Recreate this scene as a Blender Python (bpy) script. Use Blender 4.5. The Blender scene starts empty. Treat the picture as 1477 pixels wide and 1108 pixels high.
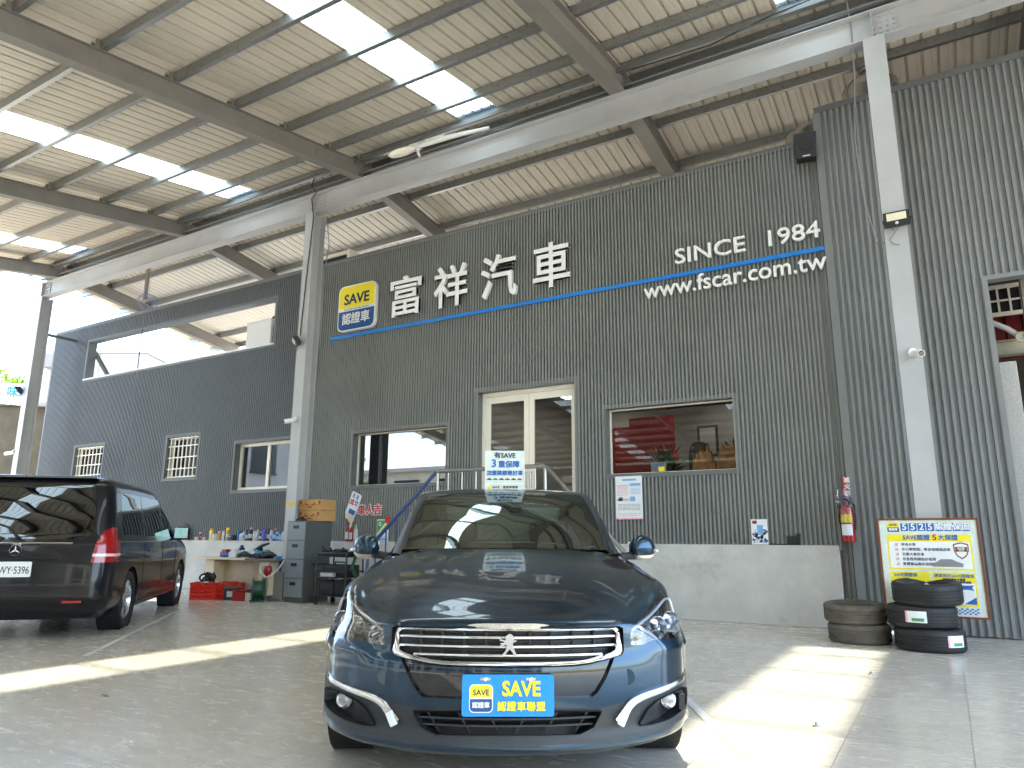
import bpy, bmesh, math, random
from mathutils import Vector, Matrix, noise
S = bpy.context.scene
COL = S.collection
rad = math.radians
random.seed(7)
# ---------------------------------------------------------------- camera, sky, sun, exposure
CAMH = 1.12
yaw, pit, roll, FPX = -0.538, 0.2118, 0.00433, 1032.0
fw = Vector((math.sin(yaw)*math.cos(pit), math.cos(yaw)*math.cos(pit), math.sin(pit)))
rt = Vector((math.cos(yaw), -math.sin(yaw), 0.0))
up = rt.cross(fw)
rt, up = math.cos(roll)*rt + math.sin(roll)*up, -math.sin(roll)*rt + math.cos(roll)*up
cam = bpy.data.objects.new('camera', bpy.data.cameras.new('camera'))
COL.objects.link(cam)
cam.data.sensor_width = 36.0
cam.data.lens = 36.0*FPX/1477.0
cam.data.clip_start, cam.data.clip_end = 0.05, 2000.0
cam.matrix_world = Matrix(((rt.x, up.x, -fw.x, 0), (rt.y, up.y, -fw.y, 0), (rt.z, up.z, -fw.z, CAMH), (0, 0, 0, 1)))
S.camera = cam
W = bpy.data.worlds.new('World'); S.world = W; W.use_nodes = True
nt = W.node_tree; bg = nt.nodes['Background']
sky = nt.nodes.new('ShaderNodeTexSky'); sky.sky_type = 'NISHITA'; sky.sun_disc = False
SUNV = Vector((0.2, 0.55, 8.0)).normalized()
sky.sun_elevation = math.asin(SUNV.z); sky.sun_rotation = math.atan2(SUNV.x, SUNV.y)
sky.altitude = 20; sky.air_density = 1.2; sky.dust_density = 2.2; sky.ozone_density = 1.0
nt.links.new(sky.outputs[0], bg.inputs[0]); bg.inputs[1].default_value = 0.13
sun = bpy.data.objects.new('sun', bpy.data.lights.new('sun', 'SUN')); COL.objects.link(sun)
sun.data.energy = 4.2; sun.data.angle = rad(1.5); sun.data.color = (1.0, 0.92, 0.76)
sun.rotation_euler = SUNV.to_track_quat('Z', 'Y').to_euler()
sun.location = (0, 0, 40)
S.view_settings.view_transform = 'Standard'; S.view_settings.look = 'None'
S.view_settings.exposure = 3.62; S.view_settings.gamma = 1.0
S.cycles.max_bounces = 10; S.cycles.diffuse_bounces = 5; S.cycles.glossy_bounces = 5
S.cycles.transparent_max_bounces = 12; S.cycles.transmission_bounces = 6
S.cycles.caustics_reflective = False; S.cycles.caustics_refractive = False
S.cycles.use_denoising = True; S.cycles.sample_clamp_indirect = 6.0

# ---------------------------------------------------------------- materials
MATS = {}
def srgb(r, g, b):
    f = lambda c: (c/255/12.92) if c/255 <= 0.04045 else ((c/255+0.055)/1.055)**2.4
    return (f(r), f(g), f(b))
def mat(name, col, rough=0.5, metal=0.0, var=0.12, nscale=6.0, bump=0.0, bscale=60.0, coat=0.0, spec=0.5, emit=None, estr=0.0, rvar=0.1, alpha=None, trans=0.0, flake=None, dirt=None):
    if name in MATS: return MATS[name]
    m = bpy.data.materials.new(name); m.use_nodes = True
    t = m.node_tree; b = t.nodes['Principled BSDF']
    N = t.nodes.new; L = t.links.new
    b.inputs['Base Color'].default_value = (*col, 1); b.inputs['Roughness'].default_value = rough
    b.inputs['Metallic'].default_value = metal; b.inputs['Specular IOR Level'].default_value = spec
    b.inputs['Coat Weight'].default_value = coat; b.inputs['Coat Roughness'].default_value = 0.03
    if trans: b.inputs['Transmission Weight'].default_value = trans
    if emit: b.inputs['Emission Color'].default_value = (*emit, 1); b.inputs['Emission Strength'].default_value = estr
    tc = N('ShaderNodeTexCoord')
    if var or rvar:
        n = N('ShaderNodeTexNoise'); n.inputs['Scale'].default_value = nscale; n.inputs['Detail'].default_value = 6; n.inputs['Roughness'].default_value = 0.62
        L(tc.outputs['Object'], n.inputs['Vector'])
        if var:
            mr = N('ShaderNodeMapRange'); mr.inputs[1].default_value = 0.3; mr.inputs[2].default_value = 0.7
            mr.inputs[3].default_value = 1-var; mr.inputs[4].default_value = 1+var
            L(n.outputs['Fac'], mr.inputs[0])
            mx = N('ShaderNodeVectorMath'); mx.operation = 'SCALE'; mx.inputs[0].default_value = col
            L(mr.outputs[0], mx.inputs['Scale']); last = mx.outputs[0]
            if dirt:
                n2 = N('ShaderNodeTexNoise'); n2.inputs['Scale'].default_value = dirt[1]; n2.inputs['Detail'].default_value = 9; n2.inputs['Roughness'].default_value = .7
                L(tc.outputs['Object'], n2.inputs['Vector'])
                r2 = N('ShaderNodeMapRange'); r2.inputs[1].default_value = dirt[2]; r2.inputs[2].default_value = dirt[2]+.15; r2.inputs[4].default_value = dirt[3]
                L(n2.outputs['Fac'], r2.inputs[0])
                mm = N('ShaderNodeMix'); mm.data_type = 'RGBA'; L(r2.outputs[0], mm.inputs[0]); L(last, mm.inputs[6]); mm.inputs[7].default_value = (*dirt[0], 1); last = mm.outputs[2]
            L(last, b.inputs['Base Color'])
        if rvar:
            m2 = N('ShaderNodeMapRange'); m2.inputs[1].default_value = 0.3; m2.inputs[2].default_value = 0.7
            m2.inputs[3].default_value = max(0.02, rough-rvar); m2.inputs[4].default_value = min(1, rough+rvar)
            L(n.outputs['Fac'], m2.inputs[0]); L(m2.outputs[0], b.inputs['Roughness'])
    if bump:
        n3 = N('ShaderNodeTexNoise'); n3.inputs['Scale'].default_value = bscale; n3.inputs['Detail'].default_value = 5
        L(tc.outputs['Object'], n3.inputs['Vector'])
        bp = N('ShaderNodeBump'); bp.inputs['Strength'].default_value = bump; bp.inputs['Distance'].default_value = 0.01
        L(n3.outputs['Fac'], bp.inputs['Height']); L(bp.outputs[0], b.inputs['Normal'])
    MATS[name] = m
    return m
def glass(name, tint, refl, dark, f0=0.06, rough=0.0):
    # thin glazing: fresnel-weighted mirror over a tinted see-through sheet
    m = bpy.data.materials.new(name); m.use_nodes = True; t = m.node_tree; N = t.nodes.new; L = t.links.new
    t.nodes.remove(t.nodes['Principled BSDF']); out = t.nodes['Material Output']
    tr = N('ShaderNodeBsdfTransparent'); tr.inputs[0].default_value = (*tint, 1)
    gl = N('ShaderNodeBsdfGlossy'); gl.inputs['Roughness'].default_value = rough; gl.inputs[0].default_value = (*refl, 1)
    lw = N('ShaderNodeLayerWeight'); lw.inputs[0].default_value = dark
    mr = N('ShaderNodeMapRange'); mr.inputs[3].default_value = f0; mr.inputs[4].default_value = 1.0
    L(lw.outputs['Fresnel'], mr.inputs[0])
    mx = N('ShaderNodeMixShader'); L(mr.outputs[0], mx.inputs[0]); L(tr.outputs[0], mx.inputs[1]); L(gl.outputs[0], mx.inputs[2])
    L(mx.outputs[0], out.inputs[0]); MATS[name] = m
    return m
def M(n): return MATS[n]

# ---------------------------------------------------------------- mesh builder
class MB:
    def __init__(s): s.v = []; s.f = []; s.m = []; s.sm = []; s.cur = 0; s.smooth = False; s.xf = None
    def vert(s, p):
        p = Vector(p)
        if s.xf is not None: p = s.xf @ p
        s.v.append(p); return len(s.v)-1
    def face(s, idx): s.f.append(tuple(idx)); s.m.append(s.cur); s.sm.append(s.smooth)
    def poly(s, pts): s.face([s.vert(p) for p in pts])
    def box(s, x0, x1, y0, y1, z0, z1, bev=0.0, xf=None):
        x0, x1 = min(x0, x1), max(x0, x1); y0, y1 = min(y0, y1), max(y0, y1); z0, z1 = min(z0, z1), max(z0, z1)
        b = min(bev, (x1-x0)*.45, (y1-y0)*.45, (z1-z0)*.45)
        T = (lambda p: xf @ Vector(p)) if xf is not None else Vector
        if b <= 0:
            i = [s.vert(T(p)) for p in ((x0,y0,z0),(x1,y0,z0),(x1,y1,z0),(x0,y1,z0),(x0,y0,z1),(x1,y0,z1),(x1,y1,z1),(x0,y1,z1))]
            for q in ((0,3,2,1),(4,5,6,7),(0,1,5,4),(1,2,6,5),(2,3,7,6),(3,0,4,7)): s.face([i[k] for k in q])
            return
        bm = bmesh.new(); bmesh.ops.create_cube(bm, size=1)
        for w in bm.verts: w.co = Vector(((x0+x1)/2+w.co.x*(x1-x0), (y0+y1)/2+w.co.y*(y1-y0), (z0+z1)/2+w.co.z*(z1-z0)))
        bmesh.ops.bevel(bm, geom=bm.edges[:], offset=b, segments=2, affect='EDGES', profile=.6)
        s.addbm(bm, xf); bm.free()
    def addbm(s, bm, xf=None):
        o = len(s.v); bm.verts.index_update()
        for w in bm.verts: s.vert(xf @ w.co if xf is not None else w.co)
        for f in bm.faces: s.face([o+w.index for w in f.verts])
    def tube(s, pts, r, n=8, cap=True):
        pts = [Vector(p) for p in pts]; rs = r if isinstance(r, (list, tuple)) else [r]*len(pts)
        sm, s.smooth = s.smooth, True; rings = []; ref = None
        for i, p in enumerate(pts):
            d = (pts[min(i+1, len(pts)-1)]-pts[max(i-1, 0)]).normalized()
            if ref is None: ref = d.orthogonal().normalized()
            a = (ref-d*ref.dot(d)); a = a.normalized() if a.length > 1e-6 else d.orthogonal().normalized(); ref = a; b = d.cross(a)
            rings.append([s.vert(p+(a*math.cos(2*math.pi*k/n)+b*math.sin(2*math.pi*k/n))*rs[i]) for k in range(n)])
        for r0, r1 in zip(rings, rings[1:]):
            for k in range(n): s.face((r0[k], r0[(k+1)%n], r1[(k+1)%n], r1[k]))
        if cap: s.face(rings[0][::-1]); s.face(rings[-1])
        s.smooth = sm
    def lathe(s, prof, n=24, c=(0,0,0), axis='z', closed=False, cap=True, a0=0.0, a1=2*math.pi):
        # prof: list of (radius, height)
        sm, s.smooth = s.smooth, True; full = abs(a1-a0-2*math.pi) < 1e-6; k_ = n if full else n+1
        rings = []
        for r, h in prof:
            ring = []
            for k in range(k_):
                a = a0+(a1-a0)*k/n; x, y = r*math.cos(a), r*math.sin(a)
                p = {'z': (x, y, h), 'y': (x, h, y), 'x': (h, x, y)}[axis]
                ring.append(s.vert((c[0]+p[0], c[1]+p[1], c[2]+p[2])))
            rings.append(ring)
        pr = list(zip(rings, rings[1:])) + ([(rings[-1], rings[0])] if closed else [])
        for r0, r1 in pr:
            for k in range(k_ if full else n):
                q = (r0[k], r0[(k+1) % k_], r1[(k+1) % k_], r1[k]); s.face(q if axis != 'y' else q[::-1])
        if not closed and cap:
            for ring, rv in ((rings[0], True), (rings[-1], False)):
                s.face(ring[::-1] if rv != (axis == 'y') else ring)
        s.smooth = sm
    def prism(s, pts, d0, d1, plane='xz', bev=0):
        # 2-D outline extruded along the third axis
        P = {'xz': lambda a, b, d: (a, d, b), 'xy': lambda a, b, d: (a, b, d), 'yz': lambda a, b, d: (d, a, b)}[plane]
        a = [s.vert(P(x, y, d0)) for x, y in pts]; b = [s.vert(P(x, y, d1)) for x, y in pts]; n = len(pts)
        s.face(a); s.face(b[::-1])
        for i in range(n): s.face((a[(i+1) % n], a[i], b[i], b[(i+1) % n]))
    def grid(s, rows, flip=False):
        sm, s.smooth = s.smooth, True
        ids = [[s.vert(p) for p in r] for r in rows]
        for a, b in zip(ids, ids[1:]):
            for k in range(len(a)-1):
                q = (a[k], a[k+1], b[k+1], b[k]); s.face(q[::-1] if flip else q)
        s.smooth = sm
    def text(s, body, size, xf, ext=0.0, align='CENTER', off=0.0, sx=1.0, bev=0.0, shear=0.0, valign='CENTER', space=1.0):
        # CJK outlines break under a large offset: the rest of the weight comes from shifted copies at staggered depth
        cjk = any(ord(c) > 0x2e80 for c in body); o1 = min(off, .008*size) if cjk else off; ex = off-o1
        cu = bpy.data.curves.new('t', 'FONT'); cu.body = body; cu.size = size; cu.extrude = ext; cu.align_x = align; cu.align_y = valign
        cu.offset = o1; cu.bevel_depth = bev; cu.shear = shear; cu.space_character = space; cu.resolution_u = 3
        ob = bpy.data.objects.new('t', cu); COL.objects.link(ob)
        me = ob.evaluated_get(bpy.context.evaluated_depsgraph_get()).to_mesh()
        sm, s.smooth = s.smooth, False
        sh = [(0, 0, 0)]+([(ex, ex, 1), (-ex, ex, 2), (ex, -ex, 3), (-ex, -ex, 4)] if ex > 0 else [])
        for dx, dy, k in sh:
            o = len(s.v); dz = k*max(.00012, size*.0012)
            for w in me.vertices: s.vert(xf @ Vector(((w.co.x+dx)*sx, w.co.y+dy, w.co.z+(dz if w.co.z > 0 else -dz))))
            for p in me.polygons: s.face([o+i for i in p.vertices])
        s.smooth = sm
        bpy.data.objects.remove(ob); bpy.data.curves.remove(cu)
    def build(s, name, mats, parent=None, local=True, angle=35, recalc=False, weld=0.0):
        me = bpy.data.meshes.new(name); me.from_pydata([tuple(p) for p in s.v], [], s.f)
        ml = mats if isinstance(mats, (list, tuple)) else [mats]
        for m in ml: me.materials.append(M(m) if isinstance(m, str) else m)
        me.polygons.foreach_set('material_index', s.m); me.polygons.foreach_set('use_smooth', s.sm)
        if recalc or weld:
            bm = bmesh.new(); bm.from_mesh(me)
            if weld: bmesh.ops.remove_doubles(bm, verts=bm.verts[:], dist=weld)
            if recalc: bmesh.ops.recalc_face_normals(bm, faces=bm.faces[:])
            bm.to_mesh(me); bm.free()
        me.validate(); me.update()
        if any(s.sm): me.set_sharp_from_angle(angle=rad(angle))
        o = bpy.data.objects.new(name, me); COL.objects.link(o)
        if parent is not None:
            o.parent = parent
            if not local: o.matrix_parent_inverse = parent_world(parent).inverted()
        return o
def parent_world(p):
    m = Matrix.Translation(p.location) @ p.rotation_euler.to_matrix().to_4x4() @ Matrix.Diagonal((*p.scale, 1))
    return (parent_world(p.parent) @ p.matrix_parent_inverse @ m) if p.parent else m
def tag(o, label=None, cat=None, group=None, kind=None):
    if label: o['label'] = label
    if cat: o['category'] = cat
    if group: o['group'] = group
    if kind: o['kind'] = kind
    return o
def thing(name, label, cat, loc=(0,0,0), rz=0.0, group=None, rx=0.0, ry=0.0):
    o = bpy.data.objects.new(name, None); COL.objects.link(o); o.empty_display_size = .1
    o.location = loc; o.rotation_euler = (rx, ry, rz)
    return tag(o, label, cat, group)
def dup(root, loc, rz, label=None, group=None):
    r = root.copy(); COL.objects.link(r); r.location = loc; r.rotation_euler = (root.rotation_euler.x, root.rotation_euler.y, rz)
    if label: r['label'] = label
    if group: r['group'] = group
    def kids(a, b):
        for ch in list(a.children):
            c = ch.copy(); COL.objects.link(c); c.parent = b; kids(ch, c)
    kids(root, r)
    return r
T = Matrix.Translation
def RX(a): return Matrix.Rotation(a, 4, 'X')
def RY(a): return Matrix.Rotation(a, 4, 'Y')
def RZ(a): return Matrix.Rotation(a, 4, 'Z')
WALLX = RX(rad(90))          # text lying in XY -> standing on a wall that faces -Y
# ---------------------------------------------------------------- shared materials
mat('wall_gray_dark', srgb(106, 111, 114), .5, .0, var=.10, nscale=1.3, rvar=.08, spec=.35)  # wing panels: darker, slightly bluer gray than the front wall
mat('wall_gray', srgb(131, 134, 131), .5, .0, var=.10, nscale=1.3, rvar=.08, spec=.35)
mat('wall_gray_light', srgb(128, 131, 130), .48, .0, var=.08, nscale=1.3, rvar=.08, spec=.4)
mat('trim_gray', srgb(104, 108, 109), .45, var=.06, spec=.4)
mat('steel_paint', srgb(178, 180, 181), .42, var=.07, nscale=2.0, bump=.05, bscale=25, dirt=(srgb(120, 110, 98), 3.0, .66, .35))
mat('steel_dull', srgb(132, 128, 122), .5, var=.10, nscale=3.0, dirt=(srgb(100, 92, 80), 2.0, .6, .4))
mat('galv', srgb(150, 152, 152), .38, .75, var=.18, nscale=22, rvar=.12)
mat('roof_sheet', srgb(214, 206, 191), .5, var=.05, nscale=.9, dirt=(srgb(150, 130, 105), 1.7, .66, .25))
mat('concrete', srgb(198, 196, 190), .85, var=.14, nscale=2.2, bump=.25, bscale=30, dirt=(srgb(104, 100, 94), 1.6, .58, .45))
mat('old_concrete', srgb(78, 71, 54), .95, var=.3, nscale=2.0, bump=.5, bscale=18, dirt=(srgb(52, 48, 38), .9, .5, .7))
mat('terrazzo', srgb(176, 174, 168), .7, var=.25, nscale=60, bump=.1)
mat('black_plastic', (.012, .012, .013), .45, var=.2, nscale=30)
mat('black_matte', (.02, .02, .02), .7, var=.2, nscale=30)
mat('white_paint', (.78, .78, .76), .4, var=.04, nscale=5)
mat('white_letter', (.90, .90, .88), .35, var=.03)
mat('blue_stripe', srgb(28, 128, 215), .4, var=.06)
mat('ivory_alu', srgb(246, 241, 226), .4, var=.04)
mat('room_wall', srgb(150, 146, 136), .8, var=.05)
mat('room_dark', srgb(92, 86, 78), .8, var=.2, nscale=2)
mat('room_ceiling', srgb(150, 150, 146), .8, var=.04)
mat('lamp_panel', (.9, .9, .9), .5, var=0, rvar=0, emit=(1, .98, .94), estr=.65)
mat('chrome', (.78, .79, .80), .09, 1.0, var=0, rvar=.04, nscale=8)
mat('stainless', (.62, .61, .58), .22, 1.0, var=.08, rvar=.08, nscale=3)
mat('asphalt', (.055, .055, .055), .9, var=.25, nscale=3, bump=.3, bscale=90)
mat('paving', srgb(120, 117, 112), .85, var=.15, nscale=.8)
mat('rope_black', (.012, .012, .012), .6, var=0)
mat('cable_gray', (.25, .25, .25), .6, var=0)
mat('lamp_glass', (.75, .74, .66), .25, var=.02, coat=.5)
mat('bolt', (.35, .34, .33), .4, .8, var=.2, nscale=40)
glass('window_glass', (.62, .66, .66), (.92, .96, 1.0), .35, .17)
glass('door_glass', (.70, .72, .70), (.9, .94, .96), .22, .035)
mat('wall_dark', srgb(52, 58, 66), .5)
# floor: polished stone-look tiles
def floor_mat():
    m = bpy.data.materials.new('floor_tile'); m.use_nodes = True; t = m.node_tree; N = t.nodes.new; L = t.links.new; b = t.nodes['Principled BSDF']
    tc = N('ShaderNodeTexCoord'); sep = N('ShaderNodeSeparateXYZ'); L(tc.outputs['Object'], sep.inputs[0])
    def math_(op, a, b_=None, c=None):
        n = N('ShaderNodeMath'); n.operation = op
        for i, x in enumerate((a, b_, c)):
            if x is None: continue
            if isinstance(x, (int, float)): n.inputs[i].default_value = x
            else: L(x, n.inputs[i])
        return n.outputs[0]
    TS = .6235
    u = math_('DIVIDE', sep.outputs[0], TS); v = math_('DIVIDE', math_('ADD', sep.outputs[1], -2.33+TS*20), TS)
    iu, iv = math_('FLOOR', u), math_('FLOOR', v)
    fu, fv = math_('FRACT', u), math_('FRACT', v)
    du = math_('MINIMUM', fu, math_('SUBTRACT', 1, fu)); dv = math_('MINIMUM', fv, math_('SUBTRACT', 1, fv))
    d = math_('MINIMUM', du, dv)
    groutm = N('ShaderNodeMapRange'); groutm.inputs[1].default_value = .0026; groutm.inputs[2].default_value = .0052; groutm.inputs[3].default_value = 1; groutm.inputs[4].default_value = 0; L(d, groutm.inputs[0])
    # per tile tone
    wn = N('ShaderNodeTexWhiteNoise'); wn.noise_dimensions = '3D'; cb = N('ShaderNodeCombineXYZ'); L(iu, cb.inputs[0]); L(iv, cb.inputs[1]); L(cb.outputs[0], wn.inputs['Vector'])
    # offset texture per tile
    sc = N('ShaderNodeVectorMath'); sc.operation = 'SCALE'; L(wn.outputs['Color'], sc.inputs[0]); sc.inputs['Scale'].default_value = 9
    ad = N('ShaderNodeVectorMath'); L(tc.outputs['Object'], ad.inputs[0]); L(sc.outputs[0], ad.inputs[1])
    # stone veins: stretched along X
    mp = N('ShaderNodeMapping'); mp.inputs['Scale'].default_value = (1.1, 3.6, 1); L(ad.outputs[0], mp.inputs[0])
    n1 = N('ShaderNodeTexNoise'); n1.inputs['Scale'].default_value = 4.0; n1.inputs['Detail'].default_value = 10; n1.inputs['Roughness'].default_value = .68; n1.inputs['Distortion'].default_value = .6; L(mp.outputs[0], n1.inputs['Vector'])
    n2 = N('ShaderNodeTexNoise'); n2.inputs['Scale'].default_value = 3.2; n2.inputs['Detail'].default_value = 12; n2.inputs['Roughness'].default_value = .75; n2.inputs['Distortion'].default_value = 1.6; L(ad.outputs[0], n2.inputs['Vector'])
    vein = N('ShaderNodeMapRange'); vein.inputs[1].default_value = .0; vein.inputs[2].default_value = .022; vein.inputs[3].default_value = .3; vein.inputs[4].default_value = 0
    L(math_('ABSOLUTE', math_('SUBTRACT', n2.outputs['Fac'], .56)), vein.inputs[0])
    n5 = N('ShaderNodeTexNoise'); n5.inputs['Scale'].default_value = 1.4; L(ad.outputs[0], n5.inputs['Vector'])
    vm = N('ShaderNodeMapRange'); vm.inputs[1].default_value = .5; vm.inputs[2].default_value = .66; L(n5.outputs['Fac'], vm.inputs[0])
    veins = math_('MULTIPLY', vein.outputs[0], vm.outputs[0])
    r1 = N('ShaderNodeValToRGB'); r1.color_ramp.elements[0].position = .22; r1.color_ramp.elements[1].position = .80
    r1.color_ramp.elements[0].color = (*srgb(190, 182, 168), 1); r1.color_ramp.elements[1].color = (*srgb(216, 208, 194), 1)
    mixn = math_('ADD', math_('MULTIPLY', n1.outputs['Fac'], .45), math_('MULTIPLY', n2.outputs['Fac'], .55)); L(mixn, r1.inputs[0])
    tone = math_('ADD', .95, math_('MULTIPLY', wn.outputs['Value'], .10))
    dirt = N('ShaderNodeTexNoise'); dirt.inputs['Scale'].default_value = .35; dirt.inputs['Detail'].default_value = 8; L(tc.outputs['Object'], dirt.inputs['Vector'])
    dm = N('ShaderNodeMapRange'); dm.inputs[1].default_value = .35; dm.inputs[2].default_value = .7; dm.inputs[3].default_value = 1.06; dm.inputs[4].default_value = .86; L(dirt.outputs['Fac'], dm.inputs[0])
    s1 = N('ShaderNodeVectorMath'); s1.operation = 'SCALE'; L(r1.outputs[0], s1.inputs[0]); L(math_('MULTIPLY', tone, dm.outputs[0]), s1.inputs['Scale'])
    m1 = N('ShaderNodeMix'); m1.data_type = 'RGBA'; L(veins, m1.inputs[0]); L(s1.outputs[0], m1.inputs[6]); m1.inputs[7].default_value = (*srgb(88, 82, 76), 1)
    m2 = N('ShaderNodeMix'); m2.data_type = 'RGBA'; L(math_('MULTIPLY', groutm.outputs[0], .8), m2.inputs[0]); L(m1.outputs[2], m2.inputs[6]); m2.inputs[7].default_value = (*srgb(98, 94, 88), 1)
    L(m2.outputs[2], b.inputs['Base Color'])
    rr = N('ShaderNodeMapRange'); rr.inputs[1].default_value = .3; rr.inputs[2].default_value = .7; rr.inputs[3].default_value = .15; rr.inputs[4].default_value = .33; L(n1.outputs['Fac'], rr.inputs[0])
    L(math_('ADD', rr.outputs[0], math_('MULTIPLY', groutm.outputs[0], .3)), b.inputs['Roughness'])
    bp = N('ShaderNodeBump'); bp.inputs['Strength'].default_value = .05; bp.inputs['Distance'].default_value = .002
    L(math_('SUBTRACT', math_('MULTIPLY', n1.outputs['Fac'], .5), groutm.outputs[0]), bp.inputs['Height']); L(bp.outputs[0], b.inputs['Normal'])
    b.inputs['Specular IOR Level'].default_value = .5
    MATS['floor_tile'] = m
floor_mat()
def skylight_mat():
    m = bpy.data.materials.new('skylight_sheet'); m.use_nodes = True; t = m.node_tree; N = t.nodes.new; L = t.links.new
    t.nodes.remove(t.nodes['Principled BSDF']); out = t.nodes['Material Output']
    tr = N('ShaderNodeBsdfTransparent'); tr.inputs[0].default_value = (.38, .41, .41, 1)
    tl = N('ShaderNodeBsdfTranslucent'); tl.inputs[0].default_value = (.33, .40, .41, 1)
    mx = N('ShaderNodeMixShader'); mx.inputs[0].default_value = .55
    L(tr.outputs[0], mx.inputs[1]); L(tl.outputs[0], mx.inputs[2]); L(mx.outputs[0], out.inputs[0]); MATS['skylight_sheet'] = m
skylight_mat()

# ---------------------------------------------------------------- ground and floor
def struct(name, mb, m, **k):
    o = mb.build(name, m, **k); o['kind'] = 'structure'; return o
b = MB(); b.poly([(-600, -600, -.03), (600, -600, -.03), (600, 600, -.03), (-600, 600, -.03)]); struct('ground', b, 'asphalt')
b = MB(); b.poly([(-22.5, -12.6, 0), (8, -12.6, 0), (8, 17, 0), (-22.5, 17, 0)]); struct('floor', b, 'floor_tile')
b = MB(); b.poly([(-60, -19, -.012), (40, -19, -.012), (40, 30, -.012), (-60, 30, -.012)]); struct('pavement', b, 'paving')
mat('line_paint', (.62, .62, .6), .6, var=.18, nscale=30, dirt=(srgb(150, 145, 138), 22, .60, .9))
def line(p, q, w):
    p, q = Vector((*p, .004)), Vector((*q, .004)); d = (q-p).normalized(); n = Vector((-d.y, d.x, 0))*w/2
    b = MB(); k = 14
    L_ = []; R_ = []
    for i in range(k+1):
        c = p.lerp(q, i/k); L_.append(c-n*(1+random.uniform(-.08, .08))); R_.append(c+n*(1+random.uniform(-.08, .08)))
    b.grid([L_, R_], flip=False); return b
struct('parking_line', line((-7.17, 4.11), (-10.25, 7.2), .06), 'line_paint')
struct('parking_line', line((-1.05, 4.18), (-1.82, 5.5), .06), 'line_paint')
struct('parking_line', line((-3.05, 3.75), (-4.6, 6.3), .09), 'line_paint')
struct('parking_line', line((-11.2, 3.0), (-14.4, 6.2), .06), 'line_paint')

# ---------------------------------------------------------------- office building (long corrugated front)
WY = 10.40
bld = thing('office_building', 'long dark gray corrugated metal building with white lettering and concrete base', 'building', (-11, WY, 0))
def part(mb, name, m, p=bld, **k): return mb.build(name, m, p, local=False, **k)
def corrug(b, x0, x1, zlo, zhi, pitch, depth, y, openings, prof=(.0, .42, .54, .88)):
    # vertical ribs standing out toward -Y; openings are (xa, xb, za, zb)
    n = int(round((x1-x0)/pitch)); 
    xs = []
    for i in range(n):
        a = x0+i*pitch
        xs += [(a, y), (a+pitch*.08, y-depth), (a+pitch*.52, y-depth), (a+pitch*.60, y)]
    xs.append((x0+n*pitch, y))
    for (xa, ya), (xb, yb) in zip(xs, xs[1:]):
        xm = (xa+xb)/2; cuts = [(zlo, zhi)]
        for oa, ob, za, zb in openings:
            if oa < xm < ob:
                c2 = []
                for l, h in cuts:
                    if zb <= l or za >= h: c2.append((l, h)); continue
                    if za > l: c2.append((l, za))
                    if zb < h: c2.append((zb, h))
                cuts = c2
        for l, h in cuts: b.poly([(xa, ya, l), (xb, yb, l), (xb, yb, h), (xa, ya, h)])
WINS = dict(door=(-6.88, -5.0, 1.0, 3.63), right=(-4.45, -2.47, 2.09, 3.12), left=(-9.80, -7.56, 2.09, 3.10),
            bar1=(-19.72, -18.42, 2.45, 3.42), bar2=(-15.75, -14.58, 2.45, 3.42), slide=(-13.27, -11.3, 2.1, 3.12), high=(-19.74, -12.33, 5.27, 6.34))
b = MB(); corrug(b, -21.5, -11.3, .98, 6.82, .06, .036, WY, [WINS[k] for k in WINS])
part(b, 'wing_wall', 'wall_gray_dark')
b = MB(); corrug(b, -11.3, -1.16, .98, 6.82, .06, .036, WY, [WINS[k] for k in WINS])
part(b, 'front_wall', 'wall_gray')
b = MB(); b.box(-21.53, -1.0, WY-.035, WY+.06, 6.78, 6.86); part(b, 'wall_cap', 'trim_gray')
b = MB(); b.box(-21.56, -21.49, WY-.03, WY+.12, 0, 6.78); part(b, 'corner_trim', 'trim_gray')
b = MB(); b.box(-21.4, -1.22, WY-.06, WY+.3, 0, 1.04, .012); part(b, 'concrete_base', 'concrete')
b = MB(); b.box(-17.33, -17.305, WY-.038, WY-.022, 1.05, 6.78); part(b, 'joint_strip', 'wall_dark')
b = MB(); b.box(-21.4, -1.22, WY-.026, WY, 1.043, 1.075); part(b, 'base_flashing', 'trim_gray')
def trimframe(w, x0, x1, z0, z1, wd=.07, rec=.16, bottom=True, proud=.035):
    # gray metal surround with a deep reveal
    b = MB()
    b.box(x0-wd, x0, WY-proud, WY+rec, z0-(wd if bottom else 0), z1+wd); b.box(x1, x1+wd, WY-proud, WY+rec, z0-(wd if bottom else 0), z1+wd)
    b.box(x0+.001, x1-.001, WY-proud+.002, WY+rec, z1, z1+wd-.002)
    if bottom: b.box(x0+.001, x1-.001, WY-proud-.01, WY+rec, z0-wd+.002, z0)
    b.build('window_surround', 'trim_gray', w, local=False)
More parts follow.
